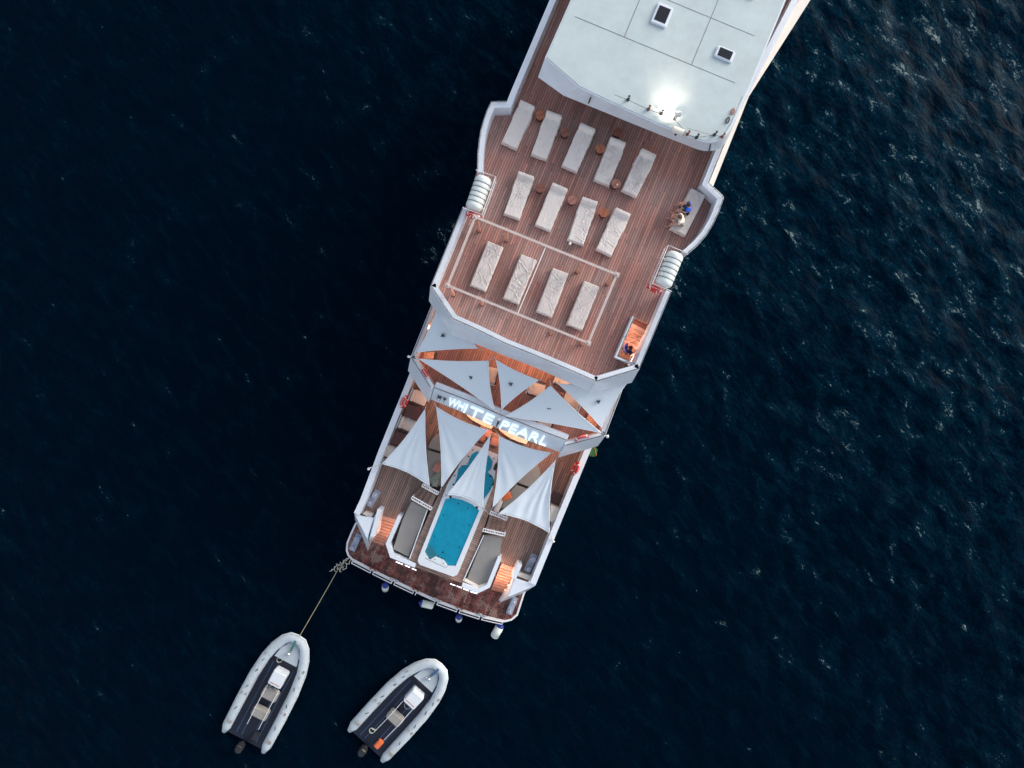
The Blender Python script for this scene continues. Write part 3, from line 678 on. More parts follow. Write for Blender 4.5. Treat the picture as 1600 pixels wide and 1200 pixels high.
# ------------------------------------------------------------------ pool and spa
pool = empty('swimming_pool', 'turquoise swim spa with white rim and whirlpool end in the aft deck', 'pool', P(715, 800, Z_POOLDECK))
inv = Matrix.Translation(-pool.location)
def loc(l): return [inv @ p for p in l]
pool_in = [(696, 780), (706, 777.5), (722, 781), (738, 788), (749, 797.5), (712, 884.5), (699.5, 884), (694, 876), (680, 869.5), (671, 875), (663.5, 863)]
spa_in = [(738, 709), (745, 705), (757, 708), (765, 713), (770, 721), (768, 731), (762, 738), (770, 744), (772, 753), (766, 767), (755, 781), (738, 775), (722, 767), (709, 759), (714, 745), (716, 733), (722, 727), (731, 726), (733, 717)]
from mathutils.geometry import tessellate_polygon
def holed(bm, outer, holes, zt, zb):
    """flat ring with holes, plus the outer skirt and inner walls"""
    loops = [PL(outer, zt)] + [PL(h, zt) for h in holes]
    loops = [loc(l) for l in loops]
    vs = [bm.verts.new(p) for l in loops for p in l]
    for t in tessellate_polygon(loops): 
        try: bm.faces.new([vs[i] for i in t])
        except ValueError: pass
    k = 0
    for l in loops:
        n = len(l); b = [bm.verts.new((p.x, p.y, zb - pool.location.z)) for p in l]
        for i in range(n):
            j = (i + 1) % n; bm.faces.new((vs[k + i], b[i], b[j], vs[k + j]))
        k += n
bm = bmesh.new(); holed(bm, pool_out, [pool_in, spa_in], 3.58, 3.30); obj('pool_rim', bm, M['shell'], pool)
def ptop(l, z, zb, m, name):
    bm = bmesh.new(); prism(bm, loc(PL(l, z)), zb - pool.location.z); return obj(name, bm, m, pool)
def grow(l, k):
    cx = sum(p[0] for p in l) / len(l); cy = sum(p[1] for p in l) / len(l)
    return [(cx + (x - cx) * k, cy + (y - cy) * k) for x, y in l]
# basin: floor and walls sit above the surround
ptop(grow(pool_in, 1.01), 3.41, 3.403, M['pool'], 'pool_basin'); ptop(grow(spa_in, 1.01), 3.41, 3.403, M['pool'], 'spa_basin')
ptop([(664, 862), (672, 874), (683, 866), (673, 851)], 3.44, 3.412, mat('pool_ledge', (.12, .5, .58), .4), 'corner_seat')
for l, nm in ((pool_in, 'pool_water'), (spa_in, 'spa_water')):
    bm = bmesh.new(); bm.faces.new([bm.verts.new(p) for p in loc(PL(grow(l, 1.004), 3.49))]); obj(nm, bm, M['pwater'], pool)
def jet(px, py, z, r, m='dark'):
    r *= .68
    bm = bmesh.new(); q = loc([P(px, py, z)])[0]; cyl(bm, q, q + Vector((0, 0, .018)), r, seg=12); obj('jet', bm, M[m], pool)
for x, y, r in ((704, 776.5, .1), (745, 793, .1)): jet(x, y, 3.575, r)
for x, y, r in ((738.5, 703, .05), (730, 724, .035), (766, 734, .035), (771.5, 716.5, .045), (732, 713, .06), (710.5, 743, .05), (708.5, 757, .07), (777, 727, .05), (679.5, 874, .035), (693, 880, .035)): jet(x, y, 3.575, r)
bm = bmesh.new(); prism(bm, loc(PL([(776, 722), (777.5, 730), (774, 736), (770.5, 733), (773, 726)], 3.6)), 3.575 - pool.location.z); obj('spa_headrest', bm, M['dark'], pool)
for x, y, r in ((716, 787, .07), (731, 794, .06), (692.5, 805, .06), (678.5, 838, .05), (733, 820, .06), (717, 855, .06), (692, 863, .08), (685, 869, .06), (690, 871, .06), (695, 873, .06), (741, 735, .05), (766, 744, .09), (769, 757, .08), (765, 763, .06), (722, 728, .08), (742, 758, .06), (755, 770, .05), (745, 722, .05)): jet(x, y, 3.412, r * .8)
bm = bmesh.new(); q = loc([P(x, y, 3.585) for x, y in ((664, 872), (673, 876), (697, 887), (700, 884))]); tube(bm, q, .012, 5); obj('rim_seam', bm, M['steel'], pool)
# blocks in front of the spa
for l, m in (([(745, 690), (781, 704), (779, 709.5), (742, 694)], 'teak_pool'), ):
    bm = bmesh.new(); prism(bm, PL(l, 3.5), 3.405); obj('pool_step', bm, M[m], yacht)
# ------------------------------------------------------------------ cushions and pads
def pad(name, l, z, zb, m, label, cat, group=None, rnd=True):
    o3 = PL(l, z); c = sum(o3, Vector()) / len(o3); c.z = zb
    bm = bmesh.new(); top = [p - c for p in o3]
    prism(bm, [Vector((p.x * .97, p.y * .97, p.z)) for p in top], bot=[Vector((p.x, p.y, 0)) for p in top])
    bmesh.ops.bevel(bm, geom=bm.edges[:], offset=.03, segments=2, affect='EDGES')
    o = obj(name, bm, m); o.location = c; tag(o, label, cat, group); return o
pad('sun_pad', [(642.5, 783), (668, 795), (638.5, 872), (613, 859), (628.5, 812)], 3.25, 2.61, M['grey_pad'], 'large smooth grey sun pad beside the pool, to the left behind the steps', 'sun pad', 'large grey pads either side of the pool')
pad('sun_pad', [(756, 836), (785, 840), (781, 873), (766, 912), (747.5, 917), (727, 908)], 3.25, 2.61, M['grey_pad'], 'large worn grey sun pad between pool and right-hand aft stairs', 'sun pad', 'large grey pads either side of the pool')
bm = bmesh.new(); strip_wall(bm, PL([(725, 908), (747.5, 919.5), (767, 913)], 3.4), offset(PL([(725, 908), (747.5, 919.5), (767, 913)], 3.4), .12), 3.4, 3.2); obj('pad_border', bm, M['cream'], yacht)
for a, b in (((756, 836), (724, 907)), ((668, 796), (640, 873))):
    bm = bmesh.new(); bar(bm, P(*a, 3.46), P(*b, 3.46), .05, .06); obj('edge_trim', bm, M['paint'], yacht)
pad('sofa_pad', [(668, 700), (672, 690), (679, 680), (690, 674), (697, 680), (700, 700), (697, 709)], 3.1, 2.61, M['grey_cush'], 'round-ended grey sofa cushion under the left sails, forward half', 'cushion', 'grey lounge cushions under the sails')
pad('sofa_pad', [(667, 702), (697, 711), (700, 738), (694, 762), (672, 757), (668, 730)], 3.1, 2.61, M['grey_cush'], 'flat grey sofa cushion under the left sails, aft half', 'cushion', 'grey lounge cushions under the sails')
pad('sofa_pad', [(806, 757), (838, 768), (815, 800), (782, 794), (790, 775)], 3.1, 2.61, M['grey_cush'], 'flat grey sofa cushion under the right sails, aft half', 'cushion', 'grey lounge cushions under the sails')
pad('sofa_pad', [(808, 755), (838, 766), (845, 740), (838, 718), (820, 722)], 3.1, 2.61, M['grey_cush'], 'grey sofa cushion under the right sails, forward half', 'cushion', 'grey lounge cushions under the sails')
def pillow(px, py, z, rz, m, label, sx=.5, sy=.4, sz=.14):
    bm = bmesh.new(); bmesh.ops.create_cube(bm, size=1, matrix=Matrix.Diagonal((sx, sy, sz, 1)))
    bmesh.ops.subdivide_edges(bm, edges=bm.edges[:], cuts=5, use_grid_fill=True)
    for v in bm.verts:
        x, y = v.co.x / sx * 2, v.co.y / sy * 2; v.co.z *= max(.15, (1 - x ** 4) * (1 - y ** 4)) ** .5 + .1; v.co.x *= 1 - .1 * (1 - abs(x)) * y * y; v.co.y *= 1 - .12 * (1 - abs(y)) * x * x
    o = obj('pillow', bm, m, smooth=True); o.location = P(px, py, z); o.rotation_euler = (R(8), R(6), rz); tag(o, label, 'pillow'); return o
pillow(684, 731, 3.22, R(60), M['pink'], 'pinkish pillow on the left grey sofa between two sails')
pillow(683, 745, 3.22, R(40), M['olive'], 'sage green pillow on the left grey sofa', .8, .35)
pillow(681, 753, 3.2, R(75), M['grey_cush'], 'grey pillow at the aft end of the left sofa', .5, .3)
pillow(791, 775, 3.25, R(25), M['orange'], 'bright orange pillow on the right grey sofa')
pillow(780, 787, 3.2, R(65), M['cushion'], 'long cream bolster beside the orange pillow', .9, .28, .2)
for i, (x, y, lb, m) in enumerate(((762, 677, 'brown upholstered pouf behind the centre sail tip, on the left', 'pink'), (773, 690, 'brown upholstered pouf behind the centre sail tip, on the right', 'pink'), (753, 683, 'tan pouf forward of the whirlpool, leftmost', 'wood3'))):
    o = empty('pouf', lb, 'pouf', P(x, y, 3.42), R(-22), 'poufs forward of the whirlpool'); bm = bmesh.new(); box(bm, (0, 0, .17), .42, .42, .32); bmesh.ops.bevel(bm, geom=bm.edges[:], offset=.05, segments=2, affect='EDGES'); obj('cushion', bm, M[m], o)
    bm = bmesh.new(); box(bm, (0, 0, .01), .36, .36, .02); obj('base', bm, M['dark'], o)
# ------------------------------------------------------------------ shade sails
def sail(c, zs, label, k=.13, wr=0.0, logo=None, ups=(0, 0, 0), seed=0, group='white triangular shade sails'):
    A, B, C_ = [P(*p, z) for p, z in zip(c, zs)]; cen = (A + B + C_) / 3
    top = empty('shade_sail', label, 'shade sail', cen, 0, group)
    def pos(u, v, w_):
        p = A * u + B * v + C_ * w_; f = 4 * (u * v + v * w_ + w_ * u)
        p = p + (cen - p) * min(k * f, k)
        p.z -= .10 * f - .02
        # taut creases running from the first corner
        if wr:
            ang = math.atan2(v, w_ + 1e-4) * 13 + seed; rad = (1 - u)
            p.z += wr * math.sin(ang + .7 * math.sin(5 * rad + seed)) * rad * (1.2 - rad) * math.exp(-((v / (v + w_ + 1e-4) - .75) ** 2) * 7)
            p.z += wr * .4 * noise.noise(Vector((v * 5 + seed, w_ * 5, 1)))
        return p
    N = 36; idx = {}; bm = bmesh.new()
    for i in range(N + 1):
        for j in range(N + 1 - i):
            idx[i, j] = bm.verts.new(pos(1 - (i + j) / N, i / N, j / N) - cen)
    for i in range(N):
        for j in range(N - i):
            bm.faces.new((idx[i, j], idx[i + 1, j], idx[i, j + 1]))
            if i + j < N - 1: bm.faces.new((idx[i + 1, j], idx[i + 1, j + 1], idx[i, j + 1]))
    o = obj('sail_cloth', bm, M['sail'], top, True); so_m = o.modifiers.new('thickness', 'SOLIDIFY'); so_m.thickness = .012
    for e in range(3):
        bm = bmesh.new(); pts = []
        for i in range(N + 1):
            u = [0, 0, 0]; u[e] = 1 - i / N; u[(e + 1) % 3] = i / N; pts.append(pos(*u) - cen + Vector((0, 0, .004)))
        tube(bm, pts, .022, 6); obj('hem', bm, M['sail_hem'], top, True)
    for p in (A, B, C_):
        d = (p - cen); d.z = 0; d.normalize(); bm = bmesh.new(); tube(bm, [p - cen, p - cen + d * .28 + Vector((0, 0, .02))], .012, 5); cyl(bm, p - cen + d * .05, p - cen + d * .13, .03, seg=8); obj('corner_fitting', bm, M['steel'], top)
    for f_ in (.33, .66):
        bm = bmesh.new(); pts = [pos(1 - f_, f_ * t_ / 20, f_ * (1 - t_ / 20)) - cen + Vector((0, 0, .006)) for t_ in range(21)]
        tube(bm, pts, .006, 4); obj('panel_seam', bm, M['sail'], top)
    if logo:
        q = P(logo[0], logo[1], 8); d = (q - Vector((0, 0, CZ))); # point on the cloth along the sight line
        zc = cen.z - .10 * 1.1; q = P(logo[0], logo[1], zc) - cen
        bm = bmesh.new()
        s = -1 if logo[2] else 1
        for a, b in ((-.085, .035), (.0, .035)):
            pass
        prism(bm, [q + Vector((-.10, .07 * s, .07)), q + Vector((-.015, .07 * s, .07)), q + Vector((-.008, -.09 * s, .07))], q.z - .02)
        prism(bm, [q + Vector((.015, .07 * s, .07)), q + Vector((.10, .07 * s, .07)), q + Vector((.008, -.09 * s, .07))], q.z - .02)
        obj('sail_logo', bm, M['dark'], top)
    return top
sail([(664, 640), (597.5, 724.5), (671, 759)], (4.75, 4.0, 4.3), 'white sail at the far left over the main deck, by the dining chairs', .12, .07, seed=1)
sail([(682, 636), (690, 761), (761, 672)], (4.8, 4.2, 4.8), 'large white creased sail left of the whirlpool below the lit lettering', .10, .10, seed=2)
sail([(766, 681), (699.5, 772), (754, 792)], (4.6, 4.2, 4.2), 'narrow white centre sail reaching over the turquoise pool edge', .12, .03, seed=3)
sail([(780, 682), (770, 792), (860, 708)], (4.8, 4.2, 4.8), 'large white sail right of the whirlpool below the lit lettering', .10, .08, seed=4)
sail([(867, 721), (858, 832), (780, 802)], (4.7, 4.1, 4.2), 'white creased sail at the far right above the right-hand steps', .12, .11, seed=5)
sail([(653, 550), (688, 470), (746, 544)], (6.5, 7.2, 7.2), 'white sail on the upper deck tucked under the left corner of the sun deck', .06, .0, (692, 524, True))
sail([(655, 561), (763, 564), (772.5, 640)], (6.5, 7.2, 6.4), 'white upper deck sail second from the left, wide top edge', .08, .0, (736, 590, False))
sail([(775.5, 563), (841, 594), (784, 639)], (7.2, 7.2, 6.4), 'small white upper deck sail in the middle of the fan', .09, .0, (798, 601, False))
sail([(860, 603), (790, 650), (939, 676)], (7.2, 6.4, 6.5), 'white upper deck sail above the lit lettering, pointing forward', .07, .0, (858, 637, True))
sail([(873, 600), (978, 600), (940, 668)], (7.2, 7.1, 6.5), 'white sail on the upper deck tucked under the right corner of the sun deck', .07, .0, (935, 628, False))
# masts carrying the sails
for x, y, z, h in ((641, 558, 6.2, .5), (947, 681, 6.2, .5), (780, 655, 6.2, .35), (579, 731, 3.6, .5), (863, 842, 3.6, .6)):
    bm = bmesh.new(); p = P(x, y, z); cyl(bm, p, p + Vector((0, 0, h)), .035); ball(bm, p + Vector((0, 0, h)), .07, seg=8); bar(bm, p + Vector((-.12, 0, .1)), p + Vector((.12, .05, .1)), .04, .04); obj('sail_post', bm, M['white_tube'], yacht)
def rope(pts, r, m, label, cat='rope', name='rope', group=None):
    bm = bmesh.new(); c = Vector(pts[0]); tube(bm, [Vector(p) - c for p in pts], r, 6); o = obj(name, bm, M[m], None, True); o.location = c; tag(o, label, cat, group); return o
def sag(p, q, k, d):
    return [p.lerp(q, i / k) - Vector((0, 0, d * 4 * (i / k) * (1 - i / k))) for i in range(k + 1)]
rope(sag(P(857.7, 832, 4.1), P(867, 847, 3.7), 6, .03), .014, 'rope_w', 'white line tying the far right sail corner to the right bulwark')
rope(sag(P(597, 724.5, 4.0), P(579, 731, 4.05), 6, .03), .014, 'rope_w', 'white line tying the far left sail corner to the left bulwark')
rope(sag(P(754, 792, 4.2), P(765, 805, 3.8), 6, .03), .010, 'rope_w', 'short thin line from the centre sail to the white balustrade')
# ------------------------------------------------------------------ sunbeds
def cover_mesh(i, wrinkle, head, mt):
    rnd = random.Random(i * 13 + 1); nx, ny = 74, 36; L, W, H = 2.0, .76, .36
    bm = bmesh.new(); g = []
    lines = [(rnd.uniform(-.8, .8), rnd.uniform(-.3, .3), rnd.uniform(-.5, .5) + (0 if rnd.random() < .7 else 1.2), rnd.uniform(.25, .6), rnd.uniform(.6, 1.3)) for _ in range(int(4 + 16 * wrinkle))]
    for a in range(nx + 1):
        row = []
        for b in range(ny + 1):
            u, v = a / nx * 2 - 1, b / ny * 2 - 1
            # superellipse mapping so that the cover drops over the sides
            eu, ev = 1.13, 1.32
            x, y = u * eu, v * ev; dx, dy = max(0, abs(x) - .97), max(0, abs(y) - .93)
            X = math.copysign(min(abs(x), .97 + dx * .16), x) * L / 2; Y = math.copysign(min(abs(y), .93 + dy * .22), y) * W / 2
            drop = min(.3, (max(dx / .16, dy / .39) ** 1.0) * .30)
            Z = H - drop
            belly = 1 + .07 * (1 - u * u)
            if head and u < -.62: Z += .19 * min(1, (-.62 - u) / .12) * (1 if drop < .02 else .8); Y *= 1 - .02
            if head and -.62 < u < -.2: Y *= belly
            wz = 0
            for (lx, ly, an, ln, am) in lines:
                ca, sa = math.cos(an), math.sin(an); px = (X - lx) * ca + (Y - ly) * sa; py = -(X - lx) * sa + (Y - ly) * ca + .05 * math.sin(px * 7)
                wz += am * math.exp(-(px / ln) ** 2) * (math.exp(-(py / .016) ** 2) - .5 * math.exp(-((py - .035) / .03) ** 2))
            wz = wz * (.034 if head else .026) * (.35 + wrinkle) + .012 * noise.noise(Vector((X * 3, Y * 4, i * 5.1))) + .006 * noise.noise(Vector((X * 9, Y * 11, i * 3.3)))
            if drop > .05: X += .02 * noise.noise(Vector((X * 6, Y * 6, i))); Y += .02 * noise.noise(Vector((X * 6, Y * 6, i + 40)))
            Z += wz if drop < .05 else wz * .4
            row.append(bm.verts.new((X, Y, Z)))
        g.append(row)
    for a in range(nx):
        for b in range(ny): bm.faces.new((g[a][b], g[a + 1][b], g[a + 1][b + 1], g[a][b + 1]))
    return bm
FR = None
beds = [((824.7, 163), (795, 227), .0, 1, 'smooth uncreased sunbed in the top left corner of the sun deck'),
 ((867, 178.4), (841, 244.5), .2, 1, 'lightly creased sunbed in the top row, between the first and second round stools'),
 ((918, 198), (890, 263.5), .25, 1, 'sunbed with a long diagonal crease, third from left in the top row'),
 ((966.4, 220), (939.8, 284.8), .7, 1, 'creased sunbed in the top row touching round stools at both ends'),
 ((1013, 238), (984, 302.4), .9, 1, 'heavily wrinkled sunbed at the right end of the top row'),
 ((823, 273), (798.4, 337.8), .6, 1, 'wrinkled sunbed at the left end of the middle row, by the white life raft'),
 ((874.6, 291), (848, 356), .12, 1, 'smoothest sunbed of the middle row, second from its left end'),
 ((922.7, 312.6), (898.4, 378), .6, 1, 'streaky creased sunbed in the middle row above the small white-topped post'),
 ((973, 330), (944, 394.8), .45, 1, 'sunbed at the right end of the middle row'),
 ((774.5, 381), (745.6, 450), 1.0, 0, 'crumpled flat sunbed at the left end inside the white frame'),
 ((826, 401), (798.5, 470.5), 1.0, 0, 'crumpled flat sunbed just left of the thin dividing bar inside the frame'),
 ((877, 422.7), (849.3, 491), .8, 0, 'flat sunbed just right of the thin dividing bar inside the frame'),
 ((925, 442.8), (898, 511.6), .5, 0, 'flat sunbed at the right end inside the white frame'),
 ((1092, 299), (1059.7, 362.7), .7, 0, 'sunbed by the right bulwark with two people sitting on its edge')]
for i, (h, f, wr, head, lb) in enumerate(beds):
    zt = Z_SUN + .36; a, b = P(*h, zt), P(*f, zt); c = (a + b) / 2; d = b - a
    e = empty('sunbed', lb, 'sunbed', (c.x, c.y, Z_SUN), math.atan2(d.y, d.x) + R((0, 1.2, -1, .8, -1.4, 1, -.6, 1.5, -.9, .6, -1, 1.1, -.5, 0)[i]), 'cloth-covered sunbeds on the sun deck')
    bm = cover_mesh(i, wr, head, 0); cv = obj('fabric_cover', bm, M['fabric'] if head else M['fabric2'], e, True)
    cv.scale = (d.length / 1.97, 1.0, 1)
    if FR is None:
        bm = bmesh.new(); box(bm, (0, .30, .2), 1.8, .05, .06); box(bm, (0, -.30, .2), 1.8, .05, .06)
        for x in (-.85, 0, .85): box(bm, (x, 0, .2), .05, .6, .05)
        fr = obj('frame', bm, M['steel'], e); legs = []
        for x in (-.8, .8):
            for y in (-.28, .28):
                bm = bmesh.new(); cyl(bm, (x, y, 0), (x, y, .18), .025); legs.append(obj('leg', bm, M['steel'], e))
        FR = (fr, legs)
    else:
        for o in [FR[0]] + FR[1]:
            q = o.copy(); COL.objects.link(q); q.parent = e
# round stools / side tables
def stool(px, py, mt, rz, lb):
    e = empty('stool', lb, 'stool', P(px, py, Z_SUN + .42) - Vector((0, 0, .42)), rz, 'round wooden stools between the sunbeds')
    bm = bmesh.new(); cyl(bm, (0, 0, .40), (0, 0, .44), .215, seg=8)
    bmesh.ops.bevel(bm, geom=bm.edges[:], offset=.008, segments=1, affect='EDGES'); obj('stool_top', bm, M[mt], e)
    bm = bmesh.new(); box(bm, (0, 0, .4425), .40, .014, .004); obj('seam', bm, M['dark'], e)
    bm = bmesh.new(); cyl(bm, (0, 0, .02), (0, 0, .40), .13, .19, seg=12); obj('drum', bm, M[mt], e)
    bm = bmesh.new(); cyl(bm, (0, 0, 0), (0, 0, .02), .16, seg=12); obj('base', bm, M['dark'], e)
stool(843.7, 179.7, 'wood', .3, 'reddish round stool between the two leftmost sunbeds of the top row')
stool(883, 206.5, 'wood2', .5, 'dark brown round stool between second and third sunbeds of the top row')
stool(938, 232, 'wood', 1.9, 'orange round stool between third and fourth sunbeds of the top row')
stool(965, 206.5, 'wood2', .2, 'dark red round stool at the head of the fourth top row sunbed, nearest the roof')
stool(962.4, 287, 'wood3', .9, 'pinkish round stool between the feet of the two rightmost top row sunbeds')
stool(843.7, 293.7, 'wood2', .1, 'dark reddish round stool between the two leftmost middle row sunbeds')
stool(894, 312.5, 'wood3', .7, 'pinkish round stool in the middle of the middle sunbed row')
stool(943.5, 332, 'wood', 1.2, 'orange-red round stool between the two rightmost middle row sunbeds')
bm = bmesh.new(); cyl(bm, (0, 0, .44), (0, 0, .52), .03); ball(bm, (0, 0, .54), .03)
o = obj('cup', bm, M['white_band']); o.location = P(964, 289, Z_SUN + .44) - Vector((0, 0, .44)); tag(o, 'small white cup on the pinkish round stool of the top row', 'cup')
# ------------------------------------------------------------------ the white frame on posts
zf = 10.0; fr4 = [(742.5, 339), (964, 429), (919.5, 536), (699.5, 446)]
pg = empty('pergola_frame', 'rectangular white awning frame on short brown posts over four sunbeds', 'awning frame', P(831, 438, Z_SUN)); pi = -pg.location
for a, b in ((0, 1), (1, 2), (2, 3), (3, 0)):
    bm = bmesh.new(); bar(bm, P(*fr4[a], zf) + pi, P(*fr4[b], zf + .002 * a) + pi, .10, .06); obj('beam', bm, M['beam'], pg)
bm = bmesh.new(); bar(bm, P(853.5, 384, zf - .01) + pi, P(808.5, 491, zf - .01) + pi, .035, .035); obj('dividing_bar', bm, M['white_tube'], pg)
bm = bmesh.new()
for c in fr4: ball(bm, P(*c, zf + .06) + pi, .05, seg=8); box(bm, P(*c, zf + .01) + pi, .2, .2, .07, SROT)
obj('corner_bracket', bm, M['beam'], pg)
for x, y in ((745, 343), (791, 359), (909.5, 412), (960, 432), (702, 450), (750, 466), (865.5, 515), (917, 533)):
    bm = bmesh.new(); p = P(x, y, zf - .05); cyl(bm, Vector((p.x, p.y, Z_SUN)) + pi, p + pi, .075, .085, seg=12); q = obj('post', bm, M['pole'], pg)
    bm = bmesh.new(); cyl(bm, Vector((p.x, p.y, Z_SUN)) + pi, Vector((p.x, p.y, Z_SUN + .04)) + pi, .10, seg=12); obj('post_foot', bm, M['wood2'], q)
o = empty('signal_post', 'slender post with small white ball top below the middle row sunbed', 'post', Vector((*P(890.5, 380.5, 9.3).xy, Z_SUN)))
bm = bmesh.new(); cyl(bm, (0, 0, 0), (0, 0, 1.45), .022); obj('shaft', bm, M['steel'], o)
bm = bmesh.new(); ball(bm, (0, 0, 1.5), .06); obj('ball_top', bm, M['white_band'], o)
# ------------------------------------------------------------------ life rafts and lifebuoys
def raft(corner_a, corner_b, z, side, lb):
    a, b = P(*corner_a, z), P(*corner_b, z); c = (a + b) / 2; d = (b - a).normalized()
    e = empty('life_raft', lb, 'life raft', (c.x, c.y, z - .42), math.atan2(d.y, d.x), 'white life raft canisters in cradles'); L = (b - a).length; r = .37
    bm = bmesh.new(); prof = [(-L / 2, .0), (-L / 2 + .01, r * .75), (-L / 2 + .08, r * .93)]
    k = 6
    for i in range(k):
        x0 = -L / 2 + .10 + i * (L - .2) / k; x1 = x0 + (L - .2) / k
        prof += [(x0 + .02, r * .97), (x0 + .06, r), (x1 - .05, r), (x1 - .015, r * .97)]
    prof += [(L / 2 - .08, r * .93), (L / 2 - .01, r * .75), (L / 2, .0)]
    n = 28; rings = []
    for x, rr in prof:
        rings.append([bm.verts.new((x, rr * math.cos(t * 2 * math.pi / n), .42 + rr * math.sin(t * 2 * math.pi / n))) for t in range(n)])
    for A, B in zip(rings[:-1], rings[1:]):
        for t in range(n): bm.faces.new((A[t], A[(t + 1) % n], B[(t + 1) % n], B[t]))
    bmesh.ops.remove_doubles(bm, verts=bm.verts[:], dist=.0005)
    obj('canister', bm, M['raft'], e, True)
    for i in range(1, k):
        x = -L / 2 + .10 + i * (L - .2) / k; bm = bmesh.new(); tube(bm, [(x, (r + .004) * math.cos(t * math.pi / 14), .42 + (r + .004) * math.sin(t * math.pi / 14)) for t in range(28)], .011, 5, True); obj('strap', bm, M['dark'], e)
    bm = bmesh.new(); h = .62
    q = [(-L / 2 - .12, -r - .06 * side, h), (L / 2 + .1, -r - .06 * side, h), (L / 2 + .1, r + .06, h), (-L / 2 - .12, r + .06, h)]
    yi = (r + .1) * side
    tube(bm, [(-L / 2 - .13, -yi * .9, h), (-L / 2 - .13, yi, h), (L / 2 + .1, yi, h), (L / 2 + .1, -yi * .9, h)], .02, 6)
    for x in (-L / 2 - .13, L / 2 + .1): tube(bm, [(x, yi, h), (x, yi, -.35)], .02, 6)
    for x in (-L * .3, L * .3): tube(bm, [(x, yi, -.02), (x, -yi * .9, -.02)], .03, 6)
    tube(bm, [(-L / 2 - .13, yi, 0), (L / 2 + .1, yi, 0)], .02, 6)
    obj('cradle', bm, M['white_tube'], e)
raft((757, 277), (739, 328), 8.95, 1, 'white banded life raft canister in its cradle on the left side of the sun deck')
raft((1056.5, 395.5), (1035, 447), 8.95, -1, 'white banded life raft canister in its cradle on the right side of the sun deck')
def buoy(px, py, z, ang, lb, tilt=90):
    e = empty('lifebuoy', lb, 'lifebuoy', P(px, py, z), ang, 'red and white lifebuoys on the rails')
    bm = bmesh.new(); Rr, r = .29, .085; t_ = R(tilt)
    def pt(a): 
        v = Vector((Rr * math.cos(a), Rr * math.sin(a), 0)); return Matrix.Rotation(t_, 3, 'X') @ v
    tube(bm, [pt(i * math.pi / 16) for i in range(32)], r, 10, True); obj('ring', bm, M['red'], e, True)
    for k in range(4):
        a0 = math.pi / 4 + k * math.pi / 2; bm = bmesh.new(); tube(bm, [pt(a0 + x) for x in (-.10, -.03, .03, .10)], r + .004, 10); obj('reflective_band', bm, M['white_band'], e, True)
    bm = bmesh.new(); tube(bm, [Matrix.Rotation(t_, 3, 'X') @ Vector(((Rr + .08) * math.cos(i * math.pi / 8), (Rr + .08) * math.sin(i * math.pi / 8), .02)) for i in range(16)], .010, 5, True); obj('grab_line', bm, M['white_band'], e)
buoy(740, 337.5, 8.6, R(-22), 'red lifebuoy at the aft end of the left life raft')
buoy(1022.5, 451.5, 8.6, R(-24), 'red lifebuoy at the aft end of the right life raft')
buoy(663, 584, 6.0, R(-59), 'red lifebuoy on the slanting left corner rail of the upper deck', 72)
buoy(632, 628, 3.5, R(66), 'red lifebuoy inside the left main deck bulwark by the chairs', 75)
buoy(909, 686, 6.1, R(17), 'red and white lifebuoy on the slanting right corner rail of the upper deck', 60)
buoy(899.5, 732, 3.5, R(65), 'red lifebuoy inside the right main deck bulwark', 105)
# ------------------------------------------------------------------ chairs and tables
def chair(px, py, z, rz, lb, w_=.72, d_=.72):
    e = empty('armchair', lb, 'chair', P(px, py, z + .45) - Vector((0, 0, .45)), rz, 'cream cushioned deck chairs')
    bm = bmesh.new(); box(bm, (0, 0, .33), d_, w_, .06); 
    for y in (-w_ / 2, w_ / 2): box(bm, (0, y, .56), d_ * .9, .05, .04); box(bm, (d_ * .4, y, .45), .04, .04, .22); box(bm, (-d_ * .4, y, .45), .04, .04, .22)
    obj('frame', bm, M['mahog'], e)
    bm = bmesh.new(); box(bm, (.03, 0, .42), d_ * .92, w_ * .88, .13); bmesh.ops.bevel(bm, geom=bm.edges[:], offset=.035, segments=3, affect='EDGES'); obj('seat_cushion', bm, M['cushion'], e)
    bm = bmesh.new(); box(bm, (-d_ * .36, 0, .62), .13, w_ * .84, .34, Matrix.Rotation(R(-10), 3, 'Y')); bmesh.ops.bevel(bm, geom=bm.edges[:], offset=.04, segments=3, affect='EDGES'); obj('back_cushion', bm, M['cushion'], e)
    bm = bmesh.new()
    for k in range(6): box(bm, (-d_ * .52, -w_ * .4 + k * w_ * .16, .62), .05, .035, .40)
    box(bm, (-d_ * .52, 0, .82), .04, w_, .03); obj('back_slats', bm, M['white_tube'], e)
    for x in (-.3, .3):
        for y in (-.3, .3):
            bm = bmesh.new(); box(bm, (x, y, .15), .045, .045, .30); obj('leg', bm, M['mahog'], e)
aft = math.atan2(AX.y, AX.x); stb = math.atan2(NX.y, NX.x)
chair(655, 621, Z_MAIN, stb, 'cream deck chair by the left bulwark nearest the upper deck corner', .75, .85)
chair(637, 663, Z_MAIN, stb, 'cream deck chair by the left bulwark, middle of three beside the far left sail', .75, .85)
chair(611, 706, Z_MAIN, stb, 'cream deck chair mostly hidden under the far left sail', .75, .85)
chair(768, 587, Z_UP, aft + math.pi + R(8), 'narrow cream chair in the gap between two upper deck sails', .55, .8)
chair(838, 607.5, Z_UP, stb + R(5), 'cream chair between the middle sail and the forward-pointing sail', .75, .8)
chair(879, 596, Z_UP, stb, 'cream bench cushion peeping from under the sun deck edge', .5, .75)
chair(893, 628, Z_UP, stb + math.pi, 'cream chair seen in the gap left of the right-hand upper deck sail', .8, .85)
chair(851, 662, Z_UP, aft + math.pi, 'cream chair with white slatted back behind the lettering', .75, .55)
